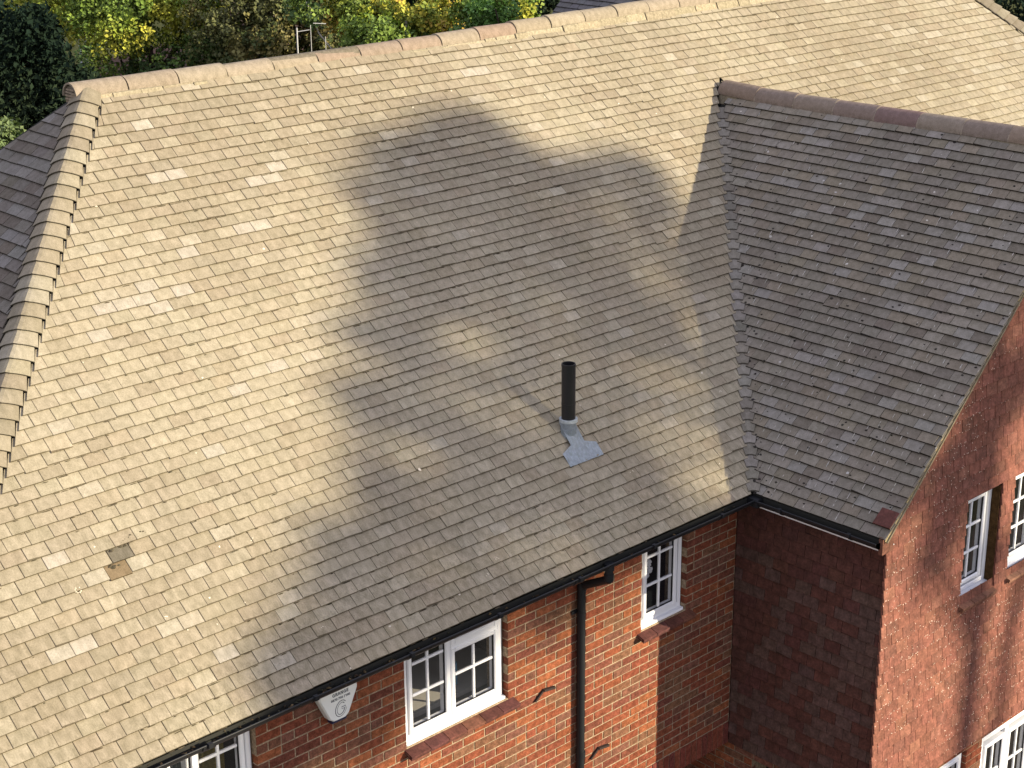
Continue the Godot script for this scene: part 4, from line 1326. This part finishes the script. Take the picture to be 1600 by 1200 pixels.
func gutter_bracket(o: Node3D, at: Vector3, along_x: bool, union: bool) -> void:
	var b := Batch.new()
	var wide := 0.05 if union else 0.014
	var dir := Vector3.RIGHT if along_x else Vector3.BACK
	var s := dir.cross(Vector3.UP).normalized()
	var r := 0.064 if union else 0.0615
	for k in 12:
		var p := PI + PI * k / 12; var q := PI + PI * (k + 1) / 12
		var np := s * cos(p) + Vector3.UP * sin(p); var nq := s * cos(q) + Vector3.UP * sin(q)
		var A := at - dir * wide; var B := at + dir * wide
		b.quadn(A + nq * r, A + np * r, B + np * r, B + nq * r, nq, np, np, nq, Color(1, 1, 1))
		b.quad(A + np * r, A + nq * r, A + nq * 0.056, A + np * 0.056, Color(1, 1, 1))
		b.quad(B + nq * r, B + np * r, B + np * 0.056, B + nq * 0.056, Color(1, 1, 1))
	var front: Vector3 = s * (1.0 if along_x else 1.0) * 0.062
	b.box(Transform3D(Basis(), at + front), Vector3(-0.016, -0.02, -0.016), Vector3(0.016, 0.012, 0.016), Color(1, 1, 1))
	b.box(Transform3D(Basis(), at - front), Vector3(-0.016, -0.02, -0.016), Vector3(0.016, 0.012, 0.016), Color(1, 1, 1))
	obj("union" if union else "bracket", b, M.gutter, o)

func alarm_box() -> void:
	# shield-shaped box: wide at the top, narrow at the foot
	var at := Vector3(-4.335, -0.39, WZ + 0.004)
	var a := thing("alarm_box", at, "white shield-shaped alarm box with lettering below the gutter", "alarm box")
	var back := [Vector2(-0.05, -0.135), Vector2(0.05, -0.135), Vector2(0.085, -0.11), Vector2(0.172, 0.075), Vector2(0.165, 0.125), Vector2(0.14, 0.14), Vector2(-0.14, 0.14), Vector2(-0.165, 0.125), Vector2(-0.172, 0.075), Vector2(-0.085, -0.11)]
	var b := Batch.new()
	var z1 := 0.058; var z2 := 0.072
	var c := Color(1, 1, 1)
	for i in back.size():
		var p: Vector2 = back[i]; var q: Vector2 = back[(i + 1) % back.size()]
		var pf := p * 0.93; var qf := q * 0.93
		b.quad(Vector3(p.x, p.y, 0), Vector3(q.x, q.y, 0), Vector3(q.x, q.y, z1), Vector3(p.x, p.y, z1), c)
		b.quad(Vector3(p.x, p.y, z1), Vector3(q.x, q.y, z1), Vector3(qf.x, qf.y, z2), Vector3(pf.x, pf.y, z2), c)
		b.tri(Vector3(0, 0, z2), Vector3(pf.x, pf.y, z2), Vector3(qf.x, qf.y, z2), c)
	obj("cover", b, M.box, a)
	var lens := Batch.new()
	lens.bevelled(I(), Vector3(-0.06, -0.155, 0.004), Vector3(0.072, -0.12, 0.060), 0.006, c)
	obj("lens", lens, M.navy, a)
	var font := SystemFont.new()
	font.font_names = PackedStringArray(["Droid Sans"])
	font.font_weight = 700
	for q in [["GRANGE", 0.036, 0.078], ["0870 750 7190", 0.026, 0.040]]:
		var tm := TextMesh.new()
		tm.text = q[0]
		tm.font = font
		tm.font_size = 32
		tm.pixel_size = q[1] / 32.0
		tm.depth = 0.0015
		tm.material = M.ink
		place("lettering", tm, a, I(0.012, q[2], z2 + 0.001))
	# the emblem: a slanted outlined letter
	var e := Batch.new()
	var pts := PackedVector3Array()
	for k in 20:
		var t := lerpf(0.75, TAU - 0.28, k / 19.0)
		pts.append(Vector3(cos(t) * 0.042 + sin(t) * 0.008, sin(t) * 0.053, z2 + 0.001))
	pts.append(Vector3(0.036, 0.002, z2 + 0.001)); pts.append(Vector3(0.006, 0.0, z2 + 0.001))
	var flat := PackedVector3Array()
	for p in pts: flat.append(p + Vector3(0.012, -0.045, 0))
	e.tube(flat, 0.0105, 8, c, true, 0, TAU, Vector3.BACK)
	var em := obj("emblem", e, M.ink, a)
	em.scale = Vector3(1, 1, 0.12); em.position.z = (z2 + 0.0005) * 0.88
	var e2 := Batch.new()
	e2.tube(flat, 0.0055, 8, c, true, 0, TAU, Vector3.BACK)
	var em2 := obj("emblem_inlay", e2, M.box, em)
	em2.position.z = 0.009

func indoors() -> void:
	# what can be made out behind the panes
	var wt := Batch.new()
	wt.box(I(), Vector3(-0.95, -0.04, -0.3), Vector3(0.95, 0.0, 0.3), lin(0.42, 0.40, 0.36))
	wt.box(I(), Vector3(-0.93, -1.4, -0.28), Vector3(0.93, -0.041, 0.27), lin(0.25, 0.24, 0.22))
	var wk := obj("worktop", wt, M.matte)
	wk.position = Vector3(-3.2, -1.06, WZ - 0.62)
	tag(wk, "pale worktop behind the two-light kitchen window", "worktop")
	var bt := Batch.new()
	bt.tube(PackedVector3Array([Vector3(0, 0, 0), Vector3(0, 0.19, 0)]), 0.033, 14, lin(0.10, 0.25, 0.36))
	bt.tube(PackedVector3Array([Vector3(0, 0.19, 0), Vector3(0, 0.25, 0)]), 0.014, 12, lin(0.2, 0.4, 0.5))
	var bo := obj("bottle", bt, M.matte)
	bo.position = Vector3(-2.80, -1.055, WZ - 0.45)
	tag(bo, "blue bottle on the worktop behind the window", "bottle")
	var tp := Batch.new()
	var path := PackedVector3Array([Vector3(0, 0, 0), Vector3(0, 0.26, 0)])
	for k in 9:
		path.append(Vector3(-0.07 + 0.07 * cos(PI * k / 8.0), 0.28 + 0.07 * sin(PI * k / 8.0), 0.0))
	path.append(Vector3(-0.14, 0.2, 0))
	tp.tube(path, 0.012, 10, lin(0.6, 0.6, 0.6))
	var tap := obj("tap", tp, M.matte)
	tap.position = Vector3(-3.22, -1.055, WZ - 0.55)
	tag(tap, "curved pale tap behind the kitchen window", "tap")
	# pale flowers in the narrow window
	var po := thing("potted_flowers", Vector3(-0.86, -1.0, WZ - 0.2), "pale flowers standing inside the narrow window", "plant")
	var ps := Batch.new()
	ps.tube(PackedVector3Array([Vector3(0, 0, 0), Vector3(0.0, 0.12, 0)]), 0.05, 14, lin(0.1, 0.07, 0.05))
	obj("pot", ps, M.matte, po)
	var stem := Batch.new()
	var bl := Batch.new()
	for k in 9:
		var e := Vector3(rng.randf_range(-0.09, 0.13), 0.30 + rng.randf_range(0.0, 0.28), rng.randf_range(-0.05, 0.05))
		stem.tube(PackedVector3Array([Vector3(0, 0.1, 0), e * 0.6 + Vector3(0, 0.1, 0), e]), 0.003, 5, lin(0.05, 0.08, 0.03))
		for r in 5:
			var an := TAU * r / 5.0 + k
			blob(bl, Transform3D(Basis(Vector3.RIGHT, PI * 0.4), e + Vector3(cos(an) * 0.018, sin(an) * 0.018, 0.006)), 0.017, 0.015, 0.006, lin(0.55, 0.56, 0.58))
	obj("stem", stem, M.matte, po)
	obj("petals", bl, M.matte, po)
	# curtains
	for q in [[Vector3(-5.16, -2.0, WZ - 0.34), 0.22, 1.8, lin(0.30, 0.24, 0.07), "mustard curtain inside the leftmost window"], [Vector3(-5.40, -2.0, WZ - 0.36), 0.20, 1.8, lin(0.20, 0.21, 0.23), "grey curtain inside the leftmost window"], [Vector3(1.60, -1.25, GZ - 0.30), 0.40, 1.25, lin(0.16, 0.17, 0.18), "grey curtain inside the deep-set gable window"], [Vector3(2.36, -1.25, GZ - 0.30), 0.40, 1.25, lin(0.22, 0.22, 0.23), "grey curtain inside the gable's right-hand window"], [Vector3(2.42, -4.9, GZ - 0.34), 0.3, 2.1, lin(0.45, 0.45, 0.45), "pale curtain inside the tall glazed doors"]]:
		var cu := Batch.new()
		var n := 24
		for k in n:
			var xa: float = lerpf(-q[1] * 0.5, q[1] * 0.5, float(k) / n); var xb: float = lerpf(-q[1] * 0.5, q[1] * 0.5, float(k + 1) / n)
			var za := 0.018 * sin(k * 1.7); var zb := 0.018 * sin((k + 1) * 1.7)
			cu.quad(Vector3(xa, 0, za), Vector3(xb, 0, zb), Vector3(xb, q[2], zb), Vector3(xa, q[2], za), q[3])
		var co := obj("curtain", cu, M.fabric)
		co.position = q[0]
		tag(co, q[4], "curtain")

func far_things() -> void:
	# white pole frame rising behind the ridge
	var f := thing("pole_frame", Vector3(2.23, GROUND, -9.17), "thin white pole frame rising behind the ridge", "frame")
	var up := Vector3(0, 8.06, 0)
	var ends := [[Vector3(0, 0, 0), up, 0.009], [up + Vector3(0, -0.05, 0), up + Vector3(0.13, -0.03, 0.09), 0.005], [Vector3(0.14, 5.0, 0.1), Vector3(0.14, 8.09, 0.1), 0.004], [Vector3(0.29, 5.0, 0.2), Vector3(0.29, 7.94, 0.2), 0.004], [Vector3(0.17, 8.11, 0.12), Vector3(0.30, 8.10, 0.21), 0.005]]
	for e in ends:
		var b := Batch.new()
		b.tube(PackedVector3Array([e[0], e[1]]), e[2], 8, Color(1, 1, 1))
		obj("pole", b, M.metal, f)
	var cr := Batch.new()
	cr.tube(PackedVector3Array([Vector3(0, 5.0, 0), Vector3(0.29, 5.0, 0.2)]), 0.006, 8, Color(1, 1, 1))
	obj("pole", cr, M.metal, f)
	# neighbour's dark roof
	var n := thing("neighbour_house", Vector3(14.5, GROUND, -27.5), "neighbour's dark tiled roof glimpsed between trees", "house")
	n.rotation.y = 0.5
	var r := Batch.new()
	slab(r, [Vector3(-3, 4.0, 3), Vector3(3.2, 4.0, 3), Vector3(3.2, 7.4, -1.2), Vector3(-3, 7.4, -1.2)], Vector3(0, -0.1, 0), lin(0.05, 0.035, 0.035))
	var ro := obj("roof", r, M.tile, n)
	var w := Batch.new()
	w.box(I(), Vector3(-2.8, 0, -4.5), Vector3(3.0, 4.1, 2.7), lin(0.14, 0.07, 0.05))
	obj("wall", w, M.brick, n)
	var tl := Batch.new()
	var sl := Vector3(0, 3.4, -4.2).normalized()
	for i in 30:
		var p := Vector3(0, 4.0, 3) + sl * (i * 0.17)
		for k in 24:
			var x := -3.0 + k * 0.26 + (0.13 if i % 2 else 0.0)
			var c := vary(lin(0.09, 0.065, 0.062), 0.25)
			tl.hexa(PackedVector3Array([p + Vector3(x, 0.02, 0) + sl * 0.17, p + Vector3(x + 0.25, 0.02, 0) + sl * 0.17, p + Vector3(x, 0.035, 0) + sl * 0.17, p + Vector3(x + 0.25, 0.035, 0) + sl * 0.17, p + Vector3(x, 0.03, 0), p + Vector3(x + 0.25, 0.03, 0), p + Vector3(x, 0.06, 0), p + Vector3(x + 0.25, 0.06, 0)]), c)
	obj("roof_tiles", tl, M.tile, ro, "stuff")
	var vg := Batch.new()
	vg.hexa(PackedVector3Array([Vector3(-3.12, 3.9, 3.1), Vector3(-2.98, 3.9, 3.1), Vector3(-3.12, 4.12, 3.1), Vector3(-2.98, 4.12, 3.1), Vector3(-3.12, 7.3, -1.2), Vector3(-2.98, 7.3, -1.2), Vector3(-3.12, 7.55, -1.2), Vector3(-2.98, 7.55, -1.2)]), lin(0.025, 0.018, 0.02))
	obj("verge_board", vg, M.matte, n)
	# small glass garden house
	var gh := thing("greenhouse", Vector3(11.1, GROUND - 0.4, -31.8), "small glass greenhouse with a pale ridge among shrubs", "greenhouse")
	gh.rotation.y = 0.9
	var fr := Batch.new()
	for x in [-0.5, 0.5]:
		for z in [-0.9, -0.3, 0.3, 0.9]:
			fr.box(I(), Vector3(x - 0.02, 0, z - 0.02), Vector3(x + 0.02, 5.3, z + 0.02), lin(0.5, 0.55, 0.6))
			fr.hexa(PackedVector3Array([Vector3(minf(x, 0), 5.3 if x < 0 else 5.9, z - 0.02), Vector3(maxf(x, 0), 5.9 if x < 0 else 5.3, z - 0.02), Vector3(minf(x, 0), 5.34 if x < 0 else 5.94, z - 0.02), Vector3(maxf(x, 0), 5.94 if x < 0 else 5.34, z - 0.02), Vector3(minf(x, 0), 5.3 if x < 0 else 5.9, z + 0.02), Vector3(maxf(x, 0), 5.9 if x < 0 else 5.3, z + 0.02), Vector3(minf(x, 0), 5.34 if x < 0 else 5.94, z + 0.02), Vector3(maxf(x, 0), 5.94 if x < 0 else 5.34, z + 0.02)]), lin(0.5, 0.55, 0.6))
	fr.box(I(), Vector3(-0.04, 5.88, -0.95), Vector3(0.04, 5.98, 0.95), lin(0.6, 0.66, 0.75))
	obj("frame", fr, M.matte, gh)
	for x in [-0.5, 0.5]:
		var p := Batch.new()
		p.quad(Vector3(x, 5.32, -0.9), Vector3(x, 5.32, 0.9), Vector3(0, 5.92, 0.9), Vector3(0, 5.92, -0.9), Color(1, 1, 1))
		obj("roof_pane", p, M.glass, gh)
		var q := Batch.new()
		q.quad(Vector3(x, 0, -0.9), Vector3(x, 0, 0.9), Vector3(x, 5.3, 0.9), Vector3(x, 5.3, -0.9), Color(1, 1, 1))
		obj("side_pane", q, M.glass, gh)

func build_trees() -> void:
	var yg := [lin(0.11, 0.17, 0.027), lin(0.16, 0.225, 0.03), lin(0.22, 0.275, 0.034), lin(0.29, 0.32, 0.038), lin(0.34, 0.335, 0.042)]
	var gr := [lin(0.06, 0.11, 0.025), lin(0.09, 0.15, 0.032), lin(0.14, 0.20, 0.035), lin(0.045, 0.08, 0.022)]
	var dk := [lin(0.012, 0.022, 0.014), lin(0.018, 0.03, 0.018), lin(0.026, 0.04, 0.022)]
	var bz := [lin(0.075, 0.082, 0.026), lin(0.10, 0.11, 0.032), lin(0.06, 0.08, 0.026), lin(0.13, 0.12, 0.036), lin(0.19, 0.165, 0.06)]
	var au := [lin(0.12, 0.17, 0.028), lin(0.19, 0.235, 0.032), lin(0.27, 0.28, 0.034), lin(0.35, 0.31, 0.036), lin(0.36, 0.25, 0.04)]
	var small := leaf_cluster("small", 0.075, 9, 0.10)
	var big := leaf_cluster("big", 0.11, 8, 0.13)
	var dark := leaf_cluster("dark", 0.09, 9, 0.12)
	tree("broadleaf_tree", "yellow-green tree in sun beyond the left end of the ridge", "tree", Vector3(6.9, 0, -20.8), [
		[Vector3(6.6, 1.5, -20.6), Vector3(1.1, 0.9, 1.1), 900, yg], [Vector3(7.6, 1.9, -20.2), Vector3(0.9, 0.9, 0.9), 800, yg],
		[Vector3(5.9, 2.0, -21.0), Vector3(0.7, 0.8, 0.8), 500, yg], [Vector3(8.3, 2.1, -20.0), Vector3(0.6, 0.9, 0.7), 450, yg],
		[Vector3(6.9, 0.2, -20.3), Vector3(1.4, 0.9, 1.2), 800, gr], [Vector3(8.0, 0.7, -19.7), Vector3(0.9, 0.8, 0.9), 500, gr],
		[Vector3(5.6, 0.2, -20.4), Vector3(0.7, 0.9, 0.8), 380, gr], [Vector3(7.0, -1.2, -20.2), Vector3(2.0, 1.0, 1.5), 500, gr]], small, lin(0.09, 0.07, 0.05), 0.11)
	tree("evergreen_tree", "dark evergreen tree in shade at the photo's left edge", "tree", Vector3(2.6, 0, -18.2), [
		[Vector3(2.6, 1.75, -17.1), Vector3(0.75, 0.65, 0.8), 800, dk], [Vector3(2.7, 0.9, -16.9), Vector3(0.85, 0.9, 0.9), 900, dk], [Vector3(2.0, 1.3, -17.4), Vector3(0.8, 0.9, 0.8), 600, dk], [Vector3(3.3, 0.6, -16.9), Vector3(0.8, 0.8, 0.8), 600, dk],
		[Vector3(1.6, 0.2, -18.2), Vector3(1.2, 1.5, 1.2), 700, dk], [Vector3(2.8, -1.2, -17.6), Vector3(2.0, 1.4, 1.4), 700, dk], [Vector3(4.4, -0.3, -17.9), Vector3(0.9, 0.9, 0.9), 420, dk]], dark, lin(0.04, 0.03, 0.025), 0.14)
	tree("broadleaf_tree", "olive and bronze leaved tree right of the yellow-green one", "tree", Vector3(8.6, 0, -18.6), [
		[Vector3(8.0, 1.2, -18.6), Vector3(1.1, 1.1, 1.1), 1000, bz], [Vector3(8.9, 1.5, -18.0), Vector3(1.0, 1.0, 1.0), 900, bz],
		[Vector3(8.4, 2.2, -18.7), Vector3(0.9, 0.8, 0.9), 650, bz], [Vector3(9.4, 0.7, -17.6), Vector3(0.9, 1.0, 0.9), 700, bz], [Vector3(8.4, -0.3, -17.9), Vector3(1.6, 1.2, 1.2), 700, bz]], small, lin(0.045, 0.04, 0.03), 0.08)
	tree("autumn_shrub", "golden autumn shrub with pale stems behind the ridge", "shrub", Vector3(8.6, 0, -15.2), [
		[Vector3(8.32, 1.85, -15.8), Vector3(0.45, 0.4, 0.5), 420, au], [Vector3(8.9, 1.8, -15.2), Vector3(0.5, 0.38, 0.5), 480, au],
		[Vector3(9.45, 1.75, -14.8), Vector3(0.5, 0.36, 0.5), 420, au], [Vector3(8.0, 1.6, -14.8), Vector3(0.5, 0.3, 0.5), 260, yg], [Vector3(7.7, 2.0, -16.1), Vector3(0.4, 0.35, 0.4), 260, gr],
		[Vector3(9.4, 1.85, -13.7), Vector3(0.36, 0.3, 0.4), 260, yg], [Vector3(9.9, 2.0, -13.2), Vector3(0.32, 0.3, 0.4), 220, yg], [Vector3(8.3, 1.2, -14.6), Vector3(0.9, 0.4, 0.8), 420, gr]], small, lin(0.55, 0.52, 0.46), 0.045)
	tree("conifer", "dark green conifer behind the golden shrub", "tree", Vector3(11.8, 0, -18.4), [
		[Vector3(11.4, 1.3, -18.6), Vector3(1.4, 1.6, 1.3), 1000, [lin(0.03, 0.05, 0.016), lin(0.045, 0.07, 0.02), lin(0.06, 0.085, 0.022)]],
		[Vector3(12.8, 1.4, -17.8), Vector3(1.4, 1.6, 1.3), 900, dk], [Vector3(14.2, 1.3, -16.6), Vector3(1.4, 1.5, 1.3), 800, dk]], dark, lin(0.05, 0.04, 0.03), 0.12)
	tree("laurel_bush", "bright green bush beside the rear roof", "bush", Vector3(8.6, 0, -12.1), [
		[Vector3(8.45, 2.15, -12.2), Vector3(0.35, 0.4, 0.4), 300, [lin(0.07, 0.15, 0.03), lin(0.10, 0.2, 0.035), lin(0.05, 0.10, 0.02)]],
		[Vector3(8.3, 1.6, -12.4), Vector3(0.5, 0.5, 0.5), 300, gr]], small, lin(0.08, 0.06, 0.05), 0.05)
	tree("laurel_bush", "light green bush below the left hip", "bush", Vector3(-0.3, 0, -12.9), [
		[Vector3(-0.25, 1.15, -12.9), Vector3(0.55, 0.4, 0.5), 420, [lin(0.10, 0.14, 0.05), lin(0.14, 0.19, 0.06), lin(0.07, 0.11, 0.04)]],
		[Vector3(0.2, 0.8, -12.9), Vector3(0.6, 0.4, 0.5), 350, gr]], small, lin(0.08, 0.06, 0.05), 0.05)
	tree("evergreen_tree", "dark tree beyond the far right hip", "tree", Vector3(16.0, 0, -6.6), [
		[Vector3(15.6, 1.4, -6.6), Vector3(1.6, 2.0, 1.6), 1100, dk], [Vector3(17.0, 1.6, -6.2), Vector3(1.6, 2.0, 1.6), 800, dk]], dark, lin(0.04, 0.03, 0.025), 0.14)
	tree("garden_shrub", "sunlit yellow-green shrub beyond the greenhouse", "shrub", Vector3(11.0, 0, -31.5), [
		[Vector3(10.2, -0.1, -32.0), Vector3(1.1, 0.9, 1.0), 600, yg], [Vector3(11.4, 0.2, -31.4), Vector3(1.1, 0.9, 1.0), 600, yg], [Vector3(9.0, -0.4, -32.4), Vector3(1.0, 0.8, 1.0), 450, yg]], big, lin(0.08, 0.06, 0.05), 0.07)
	tree("hedge", "dark green hedge row closing the far garden", "hedge", Vector3(12.0, 0, -26.0), [
		[Vector3(7.5, -2.2, -24.5), Vector3(2.6, 1.8, 1.2), 800, dk], [Vector3(11.0, -1.4, -23.5), Vector3(2.6, 1.9, 1.2), 900, dk], [Vector3(14.5, -1.0, -22.0), Vector3(2.6, 1.9, 1.2), 900, dk], [Vector3(4.0, -2.6, -25.5), Vector3(2.6, 1.8, 1.2), 700, dk]], dark, lin(0.05, 0.04, 0.03), 0.1)
	# the tall pine across the garden, behind the camera, whose crown shades the roof
	var U := Vector3(0.857167, 0, -0.515038); var V := Vector3(-0.150583, 0.956305, -0.250611)
	var R := 42.0
	var pine := [[0.6, 3.25, 0.5, 1.0], [0.1, 3.35, 0.42, 1.0], [1.05, 3.35, 0.36, 1.0], [-0.15, 3.0, 0.55, 1.0], [0.35, 2.85, 0.6, 1.0], [1.0, 2.95, 0.42, 1.0], [-0.6, 2.65, 0.45, 1.0], [0.1, 2.3, 0.55, 0.75], [-0.95, 2.5, 0.4, 1.0], [-1.45, 2.25, 0.4, 1.0], [0.75, 2.4, 0.45, 0.7], [-0.45, 2.15, 0.4, 0.7],
		[1.35, 2.75, 0.32, 1.1], [1.3, 2.45, 0.28, 0.6], [1.7, 2.6, 0.28, 0.9], [1.1, 2.15, 0.3, 0.5], [0.7, 1.75, 0.35, 0.5], [0.95, 1.3, 0.3, 0.12], [0.35, 1.75, 0.35, 0.7],
		[-1.95, 1.85, 0.4, 1.0], [-2.3, 1.3, 0.5, 1.0], [-1.65, 1.25, 0.4, 0.9], [-1.75, 1.65, 0.35, 0.7], [-0.8, 0.9, 0.45, 0.65], [0.15, 1.4, 0.4, 0.7], [-0.25, 1.1, 0.4, 0.5], [-0.95, 1.55, 0.5, 0.34], [-1.3, 1.85, 0.4, 0.55], [-0.5, 1.75, 0.35, 0.4], [-1.3, 0.9, 0.35, 0.8],
		[-2.9, 1.1, 0.5, 1.0], [-3.5, 0.9, 0.45, 1.0], [-3.95, 0.75, 0.4, 1.0], [-3.0, 0.5, 0.5, 1.0], [-2.1, 0.7, 0.55, 1.0], [-1.45, 0.5, 0.5, 1.0], [-0.85, 0.35, 0.42, 0.9], [-3.7, 0.3, 0.4, 0.9], [-3.3, -0.1, 0.35, 0.7], [-4.1, 0.2, 0.4, 0.8], [-2.5, 0.25, 0.4, 0.8], [-1.6, 0.15, 0.4, 0.6], [-4.4, 0.6, 0.25, 0.5],
		[2.05, 2.5, 0.33, 1.0], [1.75, 2.05, 0.38, 1.0], [1.65, 1.55, 0.4, 1.0], [1.3, 0.85, 0.38, 0.9], [0.6, 0.25, 0.45, 1.0], [0.95, 0.2, 0.32, 0.9], [0.35, -0.15, 0.3, 0.8], [0.15, -0.4, 0.28, 0.9], [0.3, -0.65, 0.34, 1.0], [0.0, -1.0, 0.28, 0.9], [0.12, -0.8, 0.3, 0.7]]
	var at := SUN * R + U * 0.68
	var o := thing("pine_tree", Vector3(at.x, GROUND, at.z), "tall pine across the garden that shades the roof", "tree")
	var tb := Batch.new()
	limb(tb, Vector3(0, -0.3, 0), Vector3(0, SUN.y * R - GROUND + 1.4, 0), 0.30, 0.15, lin(0.14, 0.09, 0.06), 0.004)
	for q in [[0.95, -1.2, 0.62, -2.9, 0.10], [1.35, -1.7, 1.15, -3.4, 0.12], [1.4, -1.75, 0.7, -1.0, 0.09], [0.0, -1.0, 0.66, -2.0, 0.09]]:
		limb(tb, SUN * R + U * q[0] + V * q[1] - o.position, SUN * R + U * q[2] + V * q[3] - o.position, q[4], q[4], lin(0.14, 0.09, 0.06), 0.03)
	var lobes := []
	var trunk := obj("trunk", tb, M.bark, o)
	for l in pine:
		var c: Vector3 = SUN * R + U * l[0] + V * l[1] + SUN * rng.randf_range(-0.8, 0.8) - o.position
		lobes.append([c, Vector3(l[2], l[2], l[2]), 420.0 * l[2] * l[2] / 0.25 * l[3] * (0.50 if l[0] < -1.55 else 0.42), dk])
		var br := Batch.new()
		limb(br, Vector3(0, clampf(c.y - 0.8, 3.0, 18.6), 0), c, 0.05, 0.015, lin(0.14, 0.09, 0.06), 0.04)
		obj("branch", br, M.bark, trunk)
	crown(o, "crown", lobes, dark, 0.45)
